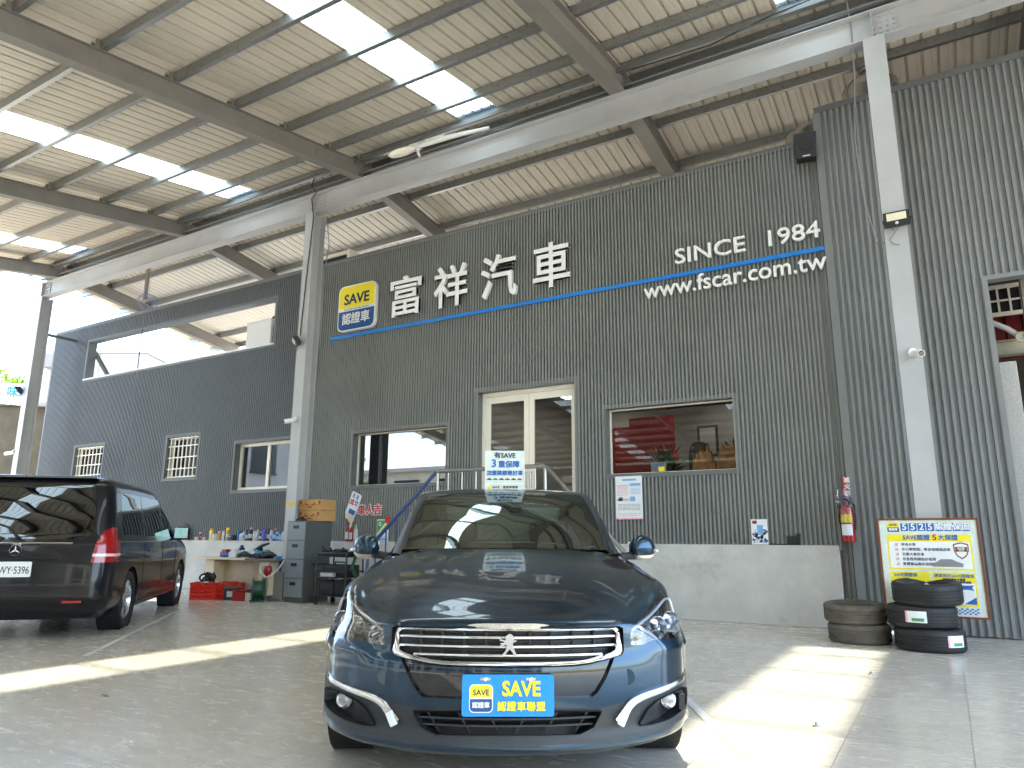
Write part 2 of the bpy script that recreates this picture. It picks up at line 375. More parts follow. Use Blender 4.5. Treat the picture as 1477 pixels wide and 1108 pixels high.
def win(name, key, frame=.035, mull=(), glassm='window_glass', fm='ivory_alu', wd=.07, rec=.16, label=None):
    x0, x1, z0, z1 = WINS[key]
    w = bpy.data.objects.new(name, None); COL.objects.link(w); w.parent = bld; w.location = (x0+11, 0, z0)
    if label: w['label'] = label
    trimframe(w, x0, x1, z0, z1, wd, rec)
    b = MB(); y0, y1 = WY+rec-.05, WY+rec-.003
    b.box(x0, x0+frame, y0, y1, z0, z1); b.box(x1-frame, x1, y0, y1, z0, z1); b.box(x0+frame, x1-frame, y0, y1, z1-frame, z1); b.box(x0+frame, x1-frame, y0, y1, z0, z0+frame)
    for mx in mull: b.box(mx-frame*.6, mx+frame*.6, y0-.004, y1, z0+frame, z1-frame)
    b.build('window_frame', fm, w, local=False)
    b = MB(); b.poly([(x0+.01, WY+rec-.02, z0+.01), (x1-.01, WY+rec-.02, z0+.01), (x1-.01, WY+rec-.02, z1-.01), (x0+.01, WY+rec-.02, z1-.01)])
    b.build('window_pane', glassm, w, local=False)
    return w
win('window', 'left', .02, label='mirror-like shop window reflecting the yard')
win('window', 'right', .02, glassm='door_glass', label='wide shop window with plants and driftwood behind it')
win('window', 'slide', .065, (-12.35,), label='cream framed sliding window')
for key in ('bar1', 'bar2'):
    w = win('barred_window', key, .05, glassm='door_glass', label='small window behind cream security bars')
    x0, x1, z0, z1 = WINS[key]; b = MB()
    for i in range(8): 
        x = x0+.06+(x1-x0-.12)*i/7; b.box(x-.011, x+.011, WY+.03, WY+.052, z0, z1)
    for z in (z0+.03, z0+.22, (z0+z1)/2, z1-.22, z1-.03): b.box(x0, x1, WY+.022, WY+.03, z-.012, z+.012)
    b.build('security_bars', 'ivory_alu', w, local=False)
# high open gallery: surround and bright sill
x0, x1, z0, z1 = WINS['high']
w = bpy.data.objects.new('gallery_opening', None); COL.objects.link(w); w.parent = bld; w.location = (x0+11, 0, z0)
trimframe(w, x0, x1, z0, z1, .06, .2)
b = MB(); b.box(x0-.05, x1+.05, WY-.06, WY+.26, z0-.012, z0+.02); b.build('sill', 'white_paint', w, local=False)
b = MB(); b.tube([(-20.0, 10.66, 6.2), (-18.95, 10.66, 5.2)], .06, 4); b.build('brace', 'trim_gray', w, local=False)
# double door
d = bpy.data.objects.new('double_door', None); COL.objects.link(d); d.parent = bld; d.location = (5, 0, 1)
x0, x1, z0, z1 = WINS['door']; trimframe(d, x0, x1, z0, z1, .09, .2, bottom=False)
b = MB(); y0, y1 = WY+.11, WY+.19
b.box(x0, x0+.06, y0, y1, z0, z1); b.box(x1-.035, x1, y0, y1, z0, z1); b.box(x0+.06, x1-.035, y0, y1, z1-.07, z1); b.build('door_frame', 'ivory_alu', d, local=False)
xm = (x0+x1)/2
for a, c in ((x0+.065, xm-.004), (xm+.004, x1-.04)):
    lf = MB(); ya, yb = WY+.125, WY+.17
    lf.box(a, a+.095, ya, yb, z0, z1-.075, .004); lf.box(c-.095, c, ya, yb, z0, z1-.075, .004); lf.box(a+.095, c-.095, ya+.002, yb, z1-.19, z1-.075); lf.box(a+.095, c-.095, ya+.002, yb, z0, z0+.2)
    lo = lf.build('door_leaf', 'ivory_alu', d, local=False)
    g = MB(); g.poly([(a+.09, WY+.15, z0+.19), (c-.09, WY+.15, z0+.19), (c-.09, WY+.15, z1-.18), (a+.09, WY+.15, z1-.18)]); g.build('pane', 'door_glass', lo, local=False)
    h = MB(); hx = c-.05 if a < xm-.5 else a+.05; h.tube([(hx, WY+.12, 1.95), (hx, WY+.08, 1.95), (hx, WY+.08, 2.2), (hx, WY+.12, 2.2)], .012, 8); h.build('handle', 'stainless', lo, local=False)
# rooms behind the glass
def room(x0, x1, y0, y1, z0, z1, back='room_wall'):
    b = MB(); b.poly([(x0, y1, z0), (x1, y1, z0), (x1, y1, z1), (x0, y1, z1)]); b.cur = 1
    b.poly([(x0, y0, z0), (x0, y1, z0), (x0, y1, z1), (x0, y0, z1)]); b.poly([(x1, y1, z0), (x1, y0, z0), (x1, y0, z1), (x1, y1, z1)])
    b.cur = 2; b.poly([(x0, y0, z1), (x0, y1, z1), (x1, y1, z1), (x1, y0, z1)]); b.cur = 3; b.poly([(x0, y0, z0), (x1, y0, z0), (x1, y1, z0), (x0, y1, z0)])
    part(b, 'room', [back, 'room_wall', 'room_ceiling', 'room_dark'])
room(-7.45, -1.7, WY+.35, 15.5, 1.0, 4.0)
room(-10.6, -7.5, WY+.35, 14.5, 1.0, 4.0, 'room_dark')
room(-21.3, -10.7, WY+.35, 14.0, 1.0, 4.0, 'room_dark')
b = MB(); b.box(-21.4, -1.3, WY+.12, 15.6, 4.05, 4.2); part(b, 'roof_slab', 'concrete')
b = MB(); b.box(-11.0, -1.3, 15.7, 15.9, 0, 7.6); part(b, 'rear_wall', 'room_dark')
b = MB(); b.box(-21.4, -11.02, 14.2, 14.4, 0, 4.05); part(b, 'rear_wall', 'old_concrete')
for i in range(2):
    for j in range(5):
        b = MB(); x = -6.6+i*2.6; y = 11.3+j*.85; b.box(x, x+.62, y, y+.3, 3.975, 3.995); part(b, 'ceiling_lamp', 'lamp_panel')
b = MB(); b.box(-4.0, -1.75, 11.9, 12.1, 3.35, 3.7); part(b, 'duct', 'black_matte')

# ---------------------------------------------------------------- right-hand shed wall (wider ribs, set a little proud, taller)
shed = thing('tall_shed', 'taller gray ribbed shed wall right of the lettering with a side opening', 'building', (0, 10.35, 0))
def spart(mb, name, m, **k): return mb.build(name, m, shed, local=False, **k)
SY = 10.36
b = MB(); corrug(b, -1.0, 6.2, 0.02, 7.22, .08, .03, SY, [(.74, 6.3, -1, 4.3)]); spart(b, 'front_wall', 'wall_gray_light')
b = MB(); b.box(-1.04, 6.2, SY-.05, SY+.06, 7.2, 7.29); spart(b, 'wall_cap', 'trim_gray')
b = MB(); b.box(-1.06, -.985, SY-.04, SY+.2, 0, 7.2); spart(b, 'corner_trim', 'wall_gray_light')
b = MB(); corrug(b, -1.17, -1.05, .02, 6.9, .06, .02, WY+.02, []); spart(b, 'recess_strip', 'wall_gray')
b = MB(); b.box(.70, .76, SY-.045, SY+.12, 0, 4.36); b.box(.76, 6.2, SY-.043, SY+.12, 4.3, 4.36); spart(b, 'opening_surround', 'wall_gray_light')
b = MB(); b.box(-1.0, 6.2, 15, 15.2, 0, 7.4); b.box(6.2, 6.4, SY, 15, 0, 7.3); spart(b, 'inner_wall', 'room_dark')

# ---------------------------------------------------------------- steel canopy
RIDGE_Y, RIDGE_Z, SL, SLB = 9.42, 8.36, .1573, .15
def roofz(y): return RIDGE_Z-(RIDGE_Y-y)*SL if y <= RIDGE_Y else RIDGE_Z-(y-RIDGE_Y)*SLB
Y0R, Y1R, X0R, X1R = -12.4, 15.3, -21.3, 8.0
can = thing('steel_canopy', 'steel framed canopy roof with cream sheets and bright skylight strips over the yard', 'canopy', (-10, 9.4, 0))
def cpart(mb, name, m, **k): return mb.build(name, m, can, local=False, **k)
SKY = [(-18.9, -18.15), (-12.70, -11.92), (-6.62, -5.87), (-1.27, -.48), (4.6, 5.35)]
def roof_strip(x0, x1, ya, yb, b):
    P = .21; n = max(1, int(round((x1-x0)/P))); p = (x1-x0)/n; xs = []
    for i in range(n):
        a = x0+i*p; xs += [(a, 0), (a+p*.30, 0), (a+p*.33, .006), (a+p*.36, 0), (a+p*.64, 0), (a+p*.69, .038), (a+p*.81, .038), (a+p*.86, 0)]
    xs.append((x1, 0))
    for (xa, da), (xb, db) in zip(xs, xs[1:]):
        b.poly([(xa, ya, roofz(ya)+da), (xa, yb, roofz(yb)+da), (xb, yb, roofz(yb)+db), (xb, ya, roofz(ya)+db)])
edges = [X0R]+[e for s_ in SKY for e in s_]+[X1R]
for i in range(0, len(edges), 2):
    b = MB(); roof_strip(edges[i], edges[i+1], Y0R, RIDGE_Y, b); cpart(b, 'roof_sheet', 'roof_sheet')
for xa, xb in SKY:
    b = MB(); roof_strip(xa, xb, Y0R+.02, RIDGE_Y-.02, b); cpart(b, 'skylight', 'skylight_sheet')
b = MB(); roof_strip(X0R, X1R, RIDGE_Y, Y1R, b); cpart(b, 'rear_roof_sheet', 'roof_sheet')
b = MB(); b.box(X0R, X1R, RIDGE_Y-.25, RIDGE_Y+.25, RIDGE_Z+.04, RIDGE_Z+.06); cpart(b, 'ridge_cap', 'roof_sheet')
PT = .006
py = [-12.365+1.045*k for k in range(21)]+[9.28]+[9.62, 10.75, 11.95, 13.15, 14.4, 15.2]
for y in py:
    b = MB(); z = roofz(y)-PT; s_ = 1 if y < RIDGE_Y else -1
    b.box(X0R+.02, X1R-.02, y-.004, y, z-.15, z-.002); b.box(X0R+.02, X1R-.02, y, y+.06, z-.006, z-.002) ; b.box(X0R+.02, X1R-.02, y, y+.06, z-.15, z-.146)
    b.box(X0R+.02, X1R-.02, y+.056, y+.06, z-.146, z-.128)
    cpart(b, 'purlin', 'galv')
def hbeam(b, p, q, h, w, tf, tw, upv=(0, 0, 1)):
    p, q = Vector(p), Vector(q); d = (q-p).normalized(); u = Vector(upv); u = (u-d*u.dot(d)).normalized(); n = d.cross(u); Lg = (q-p).length
    X = Matrix(((d.x, n.x, u.x, p.x), (d.y, n.y, u.y, p.y), (d.z, n.z, u.z, p.z), (0, 0, 0, 1)))
    b.box(0, Lg, -w/2, w/2, -h, -h+tf, 0, X); b.box(0, Lg, -w/2, w/2, -tf, 0, 0, X); b.box(0, Lg, -tw/2, tw/2, -h+tf, -tf, 0, X)
for x in (-19.75, -14.4, -9.02, -3.67, 1.68, 7.0):
    for ya, yb, nm in ((Y0R+.1, RIDGE_Y-.02, 'rafter'), (RIDGE_Y+.02, Y1R-.1, 'rafter')):
        b = MB(); dz = .16
        hbeam(b, (x, ya, roofz(ya)-dz), (x, yb, roofz(yb)-dz), .32, .19 if x != -3.67 else .25, .014, .10)
        # bolted splice plate and purlin cleats
        ym = 8.2 if ya < 5 else 10.4
        for k in range(2):
            for j in range(3):
                for s_ in (1, -1): b.box(x+s_*.052-.012, x+s_*.052+.012, ym+k*.12, ym+.03+k*.12, roofz(ym)-.25-j*.07, roofz(ym)-.22-j*.07)
        for s_ in (1, -1): b.box(x+s_*.051, x+s_*.058, ym-.05, ym+.22, roofz(ym)-.44, roofz(ym)-.2)
        for y in py:
            if ya < y < yb: b.box(x-.06, x-.05, y-.07, y-.006, roofz(y)-.165, roofz(y)-.03); b.box(x+.05, x+.06, y-.07, y-.006, roofz(y)-.165, roofz(y)-.03)
        cpart(b, 'rafter', 'steel_dull')
GT, GB, GY = 7.86, 7.45, 9.42
COLX = (-20.46, -10.24, -.155, 7.4)
b = MB(); hbeam(b, (-20.6, GY, GT), (7.9, GY, GT), GT-GB, .22, .016, .012)
for x in COLX:
    b.box(x-.02, x+.28, GY-.013-.012, GY-.013+.006, GB+.04, GT-.04)
    for k in range(4):
        for j in range(4): b.lathe([(.014, 0), (.014, .02)], 8, (x+.02+k*.075, GY-.045, GB+.09+j*.075), axis='y')
    b.box(x-.006, x+.006, GY-.11, GY-.01, GB+.016, GT-.016)
cpart(b, 'girder', 'steel_paint')
b = MB(); b.box(-20.5, 7.9, GY-.02, GY+.03, GT+.1, GT+.17); b.box(-20.5, 7.9, GY-.3, GY-.27, GT+.22, GT+.28); cpart(b, 'pipe_tray', 'trim_gray')
for i, x in enumerate(COLX):
    b = MB(); W2 = .125; D2 = .14
    b.box(x-W2, x+W2, GY-.12-.004, GY-.12+.014, 0, GB-.002); b.box(x-W2, x+W2, GY+.16, GY+.175, 0, GB-.002); b.box(x-.005, x+.005, GY-.1, GY+.16, 0, GB-.002)
    # mid-height weld seam and base pedestal
    b.box(x-W2-.004, x+W2+.004, GY-.127, GY-.118, 5.46, 5.48)
    b.box(x-.2, x+.2, GY-.2, GY+.24, 0, .03)
    for sx in (-.15, .15):
        b.lathe([(.02, .03), (.02, .07)], 8, (x+sx, GY-.17, 0))
    o = cpart(b, 'column', 'steel_paint')
for x in (-20.46, -10.24, -.155, 7.4):
    b = MB(); y = -11.9; hbeam(b, (x, y, 0), (x, y, 4.2), .25, .25, .014, .01, (0, 1, 0)); cpart(b, 'column', 'steel_dull')
b = MB(); hbeam(b, (-20.6, -11.9, 4.6), (7.9, -11.9, 4.6), .36, .2, .014, .012); cpart(b, 'girder', 'steel_dull')
b = MB(); b.tube([(-16.9, 10.1, 7.0), (-16.9, 10.1, 8.1)], .05, 4); cpart(b, 'hanger', 'steel_dull')
b = MB(); b.tube([(-20.4, 9.6, 6.45), (-20.4, 10.4, 6.45)], .05, 4); cpart(b, 'wall_tie', 'trim_gray')
# ---------------------------------------------------------------- vehicle helpers
def crom(p0, p1, p2, p3, t):
    return .5*((2*p1)+(p2-p0)*t+(2*p0-5*p1+4*p2-p3)*t*t+(3*p1-p0-3*p2+p3)*t*t*t)
def ev1(P, t):
    n = len(P)-1; i = min(max(int(math.floor(t)), 0), n-1); f = t-i
    a = P[i-1] if i > 0 else P[0]*2-P[1]; d = P[i+2] if i+2 <= n else P[n]*2-P[n-1]
    return crom(a, P[i], P[i+1], d, f)
def ev2(G, v, u): return ev1([ev1(r, u) for r in G], v)
def lin(a, b, n): return [a+(b-a)*i/n for i in range(n+1)]
def surf(b, G, us, vs, flip=False, mirror=True, off=0.0):
    # us/vs fractional indices into the control net; mirrored to -x as one sheet when us starts at 0
    rows = []
    for v in vs:
        R = [ev1(r, 0) for r in G] and None
        row = [ev2(G, v, u) for u in us]
        if mirror: row = [Vector((-p.x, p.y, p.z)) for p in row[:0:-1]]+row
        rows.append(row)
    b.grid(rows, flip)
def inpoly(x, y, P):
    c = False; n = len(P)
    for i in range(n):
        (x1, y1), (x2, y2) = P[i], P[(i+1) % n]
        if (y1 > y) != (y2 > y) and x < (x2-x1)*(y-y1)/(y2-y1)+x1: c = not c
    return c
AXI = {'x': (1, 2), 'y': (0, 2), 'z': (0, 1)}
def cutpoly(bm, P, axis, cond):
    i, j = AXI[axis]; ax = {'x': Vector((1,0,0)), 'y': Vector((0,1,0)), 'z': Vector((0,0,1))}[axis]
    for k in range(len(P)):
        a, c = P[k], P[(k+1) % len(P)]
        if abs(a[0]-c[0])+abs(a[1]-c[1]) < 1e-6: continue
        lo = (min(a[0], c[0])-.004, min(a[1], c[1])-.004); hi = (max(a[0], c[0])+.004, max(a[1], c[1])+.004)
        fs = []
        for f in bm.faces:
            if not cond(f.calc_center_median()): continue
            xs = [v.co[i] for v in f.verts]; ys = [v.co[j] for v in f.verts]
            if max(xs) < lo[0] or min(xs) > hi[0] or max(ys) < lo[1] or min(ys) > hi[1]: continue
            fs.append(f)
        if not fs: continue
        es = {e for f in fs for e in f.edges}; vs = {v for f in fs for v in f.verts}
        co = Vector((0, 0, 0)); co[i], co[j] = a
        d = Vector((0, 0, 0)); d[i], d[j] = c[0]-a[0], c[1]-a[1]
        bmesh.ops.bisect_plane(bm, geom=list(vs)+list(es)+fs, dist=1e-5, plane_co=co, plane_no=d.cross(ax).normalized())
    out = []
    for f in bm.faces:
        m = f.calc_center_median()
        if cond(m) and inpoly(m[i], m[j], P): out.append(f)
    return out
def takeout(bm, faces, keep=False):
    # copy faces into a new bmesh (and remove them from the old one)
    nb = bmesh.new(); mp = {}
    for f in faces:
        vs = []
        for v in f.verts:
            if v not in mp: mp[v] = nb.verts.new(v.co)
            vs.append(mp[v])
        nf = nb.faces.new(vs); nf.smooth = f.smooth
    if not keep: bmesh.ops.delete(bm, geom=faces, context='FACES')
    return nb
def solid(nb, off, thick, dirv=None):
    # move along normals (or a direction) by off and give it a rim of depth thick behind
    nb.normal_update()
    mv = {v: (dirv if dirv is not None else v.normal.copy()) for v in nb.verts}
    bd = [e for e in nb.edges if e.is_boundary]
    for v in nb.verts: v.co += mv[v]*off
    low = {}
    for e in bd:
        for v in e.verts:
            if v not in low: low[v] = nb.verts.new(v.co-mv[v]*thick)
    for e in bd:
        f = e.link_faces[0]; l = [x for x in f.loops if x.edge == e][0]
        a, b = l.vert, l.link_loop_next.vert
        try: nf = nb.faces.new((b, a, low[a], low[b])); nf.smooth = False
        except ValueError: pass
    return nb
def bmobj(nb, name, m, parent, smooth=True, angle=35, free=True):
    me = bpy.data.meshes.new(name); nb.to_mesh(me)
    for mm in (m if isinstance(m, list) else [m]): me.materials.append(M(mm))
    if smooth: me.polygons.foreach_set('use_smooth', [True]*len(me.polygons)); me.set_sharp_from_angle(angle=rad(angle))
    o = bpy.data.objects.new(name, me); COL.objects.link(o); o.parent = parent
    if free: nb.free()
    return o
def tobm(b, weld=1e-5):
    me = bpy.data.meshes.new('t'); me.from_pydata([tuple(p) for p in b.v], [], b.f); me.polygons.foreach_set('use_smooth', b.sm)
    bm = bmesh.new(); bm.from_mesh(me); bpy.data.meshes.remove(me)
    if weld: bmesh.ops.remove_doubles(bm, verts=bm.verts[:], dist=weld)
    bm.normal_update(); return bm
def ellip(b, c, r, n=14, m=10, e=1.0, xf=None):
    rows = []
    for i in range(m+1):
        ph = math.pi*(i/m-.5); row = []
        for k in range(n+1):
            th = 2*math.pi*k/n; sg = lambda v: math.copysign(abs(v)**e, v)
            p = Vector((c[0]+r[0]*sg(math.cos(ph))*sg(math.cos(th)), c[1]+r[1]*sg(math.cos(ph))*sg(math.sin(th)), c[2]+r[2]*sg(math.sin(ph))))
            row.append(xf @ p if xf is not None else p)
        rows.append(row)
    b.grid(rows)
mat('rubber', (.018, .018, .018), .62, var=.25, nscale=25, bump=.15, bscale=80)
mat('rubber_dusty', (.12, .105, .085), .8, var=.3, nscale=12, bump=.2, bscale=70)
mat('rim_silver', (.55, .55, .56), .28, .85, var=.05)
mat('dark_well', (.008, .008, .009), .8, var=0)
def tyre_mesh(R, r, w, ngroove=4, tread=True, n=72, fine=False):
    # axis along x, centred
    b = MB(); h = w/2; prof = [(r, -h*.72), (r+.010, -h*.80), (r+.022, -h*.88), (r+.034, -h*.91), ((R+r)/2+.005, -h*1.0), (R-.035, -h*.985), (R-.02, -h*.93), (R-.009, -h*.84), (R-.002, -h*.72)]
    g = .0075; tw = h*.66
    for k in range(ngroove):
        x = -tw+2*tw*(k+1)/(ngroove+1); prof += [(R, x-.007), (R-g, x-.0045), (R-g, x+.0045), (R, x+.007)]
    prof += [(q[0], -q[1]) for q in prof[:9]][::-1]
    prof += [(r-.004, h*.6), (r-.004, -h*.6)]
    if fine: n *= 2
    b.lathe(prof, n, axis='x', closed=True)
    if fine:
        m_ = len(prof)
        for i, (pr_, px_) in enumerate(prof):
            if pr_ > R-.014 and abs(px_) < h*.95:
                for k in range(n):
                    j = i*n+(k+int(px_/h*6)) % n
                    if k % 3 == 0: v = b.v[j]; q = 1-(.0045 if abs(px_) > tw*.95 else .0025)/R; b.v[j] = Vector((v.x, v.y*q, v.z*q))
    if tread:   # shoulder sipes
        for s in (-1, 1):
            for k in range(n):
                a = 2*math.pi*(k+.5)/n
                for x0, x1, rr, d in ((.74, .93, R-.0105, .010),):
                    X = Matrix.Rotation(a, 4, 'X') @ T((s*h*(x0+x1)/2, 0, rr))
                    b.box(-h*(x1-x0)/2, h*(x1-x0)/2, -.0085, .0085, -.012, d*.35, 0, X @ RY(s*.50) @ RZ(s*.3))
    return b
def wheel(name, parent, loc, R, rimr, w, side, spokes=5, rz=0.0):
    e = bpy.data.objects.new(name, None); COL.objects.link(e); e.parent = parent; e.location = loc; e.rotation_euler = (0, 0, rz)
    tyre_mesh(R, rimr, w, 3, True, 56).build('tyre', 'rubber', e)
    b = MB(); s = side; h = w/2
    b.lathe([(rimr, s*h*.75), (rimr-.012, s*h*.80), (rimr-.02, s*h*.6), (rimr-.035, 0), (rimr-.03, -s*h*.7)], 40, axis='x', cap=False)
    b.lathe([(.001, s*h*.62), (.035, s*h*.66), (.06, s*h*.6), (.06, s*h*.3)], 20, axis='x')
    for k in range(spokes):
        for dd in (-.11, .11):
            a = 2*math.pi*k/spokes+dd
            X = Matrix.Rotation(a, 4, 'X')
            p0 = X @ Vector((s*h*.52, 0, .045)); p1 = X @ Vector((s*h*.70, 0, rimr*.55)); p2 = X @ Vector((s*h*.66, 0, rimr-.012))
            b.tube([p0, p1, p2], [.020, .016, .019], 6)
    b.build('rim', 'rim_silver', e)
    b = MB(); b.lathe([(.001, s*h*.02), (rimr-.04, s*h*.02), (rimr-.04, -s*h*.1)], 30, axis='x')
    b.build('brake_disc', 'black_matte', e)
    return e

# ---------------------------------------------------------------- dark blue sedan
mat('car_paint', (.005, .031, .062), .31, .85, var=0, rvar=.02, coat=1.0, spec=.6)
mat('piano_black', (.006, .006, .007), .06, var=0, rvar=0, coat=.6)
mat('lower_plastic', (.024, .028, .033), .48, var=.06, nscale=40, rvar=.05)
mat('grille_black', (.006, .006, .006), .5, var=0)
mat('lamp_chrome', (.80, .81, .83), .12, 1.0, var=.25, nscale=45, rvar=.1, bump=.5, bscale=38)
mat('lamp_shell', (.34, .35, .36), .16, .9, var=.6, nscale=14, rvar=.08, bump=.4, bscale=30)
mat('fog_chrome', (.30, .30, .31), .2, 1.0, var=.3, nscale=60, rvar=.1, bump=.5, bscale=50)
mat('lamp_black', (.012, .014, .016), .12, var=0, coat=.7)
mat('drl_white', (.75, .77, .80), .2, var=0, coat=.6)
mat('interior_dark', (.028, .034, .032), .7, var=.1)
mat('interior_gray', (.085, .10, .095), .7, var=.1)
mat('plate_blue', srgb(22, 138, 214), .35, var=.04, nscale=40)
mat('sign_yellow', srgb(244, 226, 40), .4, var=.03)
mat('sign_navy', srgb(22, 78, 140), .4, var=.04)
mat('sign_white', srgb(236, 238, 236), .4, var=.03)
mat('ink_navy', srgb(20, 40, 88), .5, var=.03)
mat('ink_blue', srgb(28, 96, 176), .5, var=.03)
mat('ink_black', (.03, .03, .035), .5, var=.03)
mat('amber', srgb(220, 120, 30), .25, var=0, coat=.5)
glass('car_glass', (.26, .40, .34), (.84, .95, .92), .5, .13)
glass('lens_clear', (.93, .95, .97), (1, 1, 1), .35, .05)
car = thing('sedan', 'dark blue sedan facing the camera with a blue and yellow plate and chrome barred grille', 'car', (-2.256, 3.722, 0), -1.0142-math.pi/2)
PXc = [0,.2,.4,.5,.6,.7,.78,.85,.89,.915,.93,.935]; PYc = [.99,.98,.94,.905,.855,.79,.72,.635,.56,.47,.37,.2]
def interp(x, X, Y):
    if x <= X[0]: return Y[0]
    for i in range(len(X)-1):
        if x <= X[i+1]: return Y[i]+(Y[i+1]-Y[i])*(x-X[i])/(X[i+1]-X[i])
    return Y[-1]
GZc = [.185,.21,.25,.30,.38,.46,.55,.62,.69]; GYc = [.045,.012,.012,.020,.006,.0,.004,.022,.048]
ARC, AZ = .365, .335
def arch(th, x=.93): return Vector((x, ARC*math.cos(rad(th)), AZ+ARC*math.sin(rad(th))))
CX = [0,.2,.4,.52,.63,.73,.81,.87,.912]
G = []
for z in (.185,.21,.25,.30,.38,.46,.55,.62):
    g = interp(z, GZc, GYc); row = []
    for k, x in enumerate(CX):
        y = interp(x, PXc, PYc)-g*(1 if x < .7 else .6); zz = z
        if z < .28: zz = z+.010*max(0, (x-.55)/.38)**1.3         # skirt rises toward the wheel
        sh = 1.0 if z > .22 else (.985 if z > .19 else .93)
        row.append(Vector((x*sh, y, zz)))
    zz = z+.012 if z < .28 else z
    row.append(Vector((.936 if z > .2 else .9, .41, zz)))
    th = math.degrees(math.asin(max(-1, min(1, (zz-AZ)/ARC)))); row.append(arch(th, .938 if z > .2 else .9))
    G.append(row)
def R_(pts, th): G.append([Vector(p) for p in pts]+[arch(th)])
R_([(0,.948,.69),(.2,.938,.69),(.4,.905,.69),(.52,.872,.69),(.63,.795,.695),(.73,.69,.705),(.81,.575,.72),(.87,.44,.73),(.912,.28,.735),(.93,.13,.735)], 74)
R_([(0,.925,.738),(.2,.915,.738),(.4,.888,.738),(.515,.858,.738),(.62,.765,.742),(.715,.64,.768),(.79,.52,.81),(.85,.39,.838),(.90,.21,.83),(.925,.05,.77)], 90)
R_([(0,.845,.770),(.2,.835,.772),(.4,.808,.772),(.525,.76,.772),(.62,.67,.783),(.71,.545,.818),(.77,.43,.868),(.835,.29,.888),(.895,.10,.86),(.925,-.02,.78)], 104)
R_([(0,.62,.852),(.2,.615,.855),(.4,.595,.854),(.54,.535,.848),(.64,.435,.852),(.71,.335,.872),(.775,.23,.902),(.845,.08,.905),(.90,-.06,.86),(.925,-.12,.77)], 120)
R_([(0,.30,.936),(.2,.295,.940),(.4,.28,.940),(.56,.22,.930),(.66,.14,.923),(.725,.07,.922),(.79,0,.930),(.858,-.09,.912),(.905,-.17,.84),(.925,-.22,.72)], 140)
R_([(0,-.02,1.004),(.2,-.03,1.006),(.4,-.06,1.004),(.57,-.12,.991),(.67,-.18,.979),(.74,-.22,.970),(.80,-.26,.958),(.862,-.29,.928),(.91,-.33,.81),(.93,-.38,.60)], 168)
R_([(0,-.25,1.050),(.2,-.27,1.050),(.4,-.32,1.048),(.57,-.41,1.036),(.68,-.48,1.022),(.75,-.52,1.005),(.81,-.56,.982),(.865,-.57,.940),(.912,-.57,.81),(.93,-.56,.55)], 180)
G[-1][10] = Vector((.915, -.46, .2))
b = MB(); us = lin(0, 10, 50); vs = lin(0, 14, 84); surf(b, G, us, vs, True)
bmF = tobm(b)
front = lambda c: c.y > .25 and c.z < .80
def mir(P): return [(-x, z) for x, z in P]
def sym(half): return half+[(-x, z) for x, z in half[::-1] if abs(x) > 1e-6]
# grille, lower intake, black panel (outlines in car x,z)
GR_O = sym([(0,.727),(.515,.722),(.535,.712),(.535,.612),(.522,.596),(.475,.586),(.365,.566),(.30,.560),(0,.559)])
GR_I = sym([(0,.704),(.497,.700),(.499,.69),(.493,.624),(.42,.598),(.325,.580),(0,.580)])
fs = cutpoly(bmF, GR_O, 'y', front); grb = takeout(bmF, fs)
HL = [(.577,.700),(.604,.722),(.642,.738),(.706,.776),(.785,.832),(.822,.855),(.862,.842),(.895,.80),(.925,.72),(.925,.655),(.895,.632),(.84,.630),(.79,.643),(.70,.645),(.63,.630),(.573,.633)]
hcond = lambda c: c.y > -.05 and c.z < .90
lampfaces = {}
for s in (1, -1):
    P = HL if s > 0 else mir(HL)
    lampfaces[s] = takeout(bmF, cutpoly(bmF, P, 'y', lambda c: c.y > .12 and c.z < .88 and c.x*s > 0))
BLK = sym([(0,.545),(.285,.543),(.365,.556),(.47,.582),(.492,.60),(.44,.50),(.40,.445),(.372,.426),(.20,.428),(0,.428)])
blk = takeout(bmF, cutpoly(bmF, BLK, 'y', front))
INT = sym([(0,.372),(.20,.376),(.415,.368),(.38,.302),(.318,.273),(0,.276)])
intk = takeout(bmF, cutpoly(bmF, INT, 'y', front))
# satin lower bumper region
PLA = sym([(0,.388),(.20,.387),(.356,.381),(.435,.381),(.517,.392),(.56,.402),(.66,.416),(.78,.428),(.96,.452),(.96,.275),(.75,.246),(.60,.240),(.43,.228),(.305,.235),(0,.240)])
pla = takeout(bmF, cutpoly(bmF, PLA, 'y', lambda c: c.y > .42))
FOGP = [(.885,.395),(.86,.408),(.76,.398),(.69,.382),(.64,.352),(.60,.296),(.605,.280),(.66,.278),(.76,.288),(.86,.312),(.885,.335)]
fog = {s: takeout(pla, cutpoly(pla, FOGP if s > 0 else mir(FOGP), 'y', lambda c: c.x*s > 0)) for s in (1, -1)}
# hood as its own panel
HOOD = [(0,.96),(.515,.905),(.535,.80),(.605,.715),(.655,.60),(.70,.47),(.735,.33),(.755,.15),(.765,-.05),(.77,-.24),(.72,-.44),(.57,-.37),(.4,-.285),(0,-.215)]
HOODP = HOOD+[(-x, y) for x, y in HOOD[::-1] if x > 0]
top = lambda c: c.z > .7375
hd = takeout(bmF, cutpoly(bmF, HOODP, 'z', top))
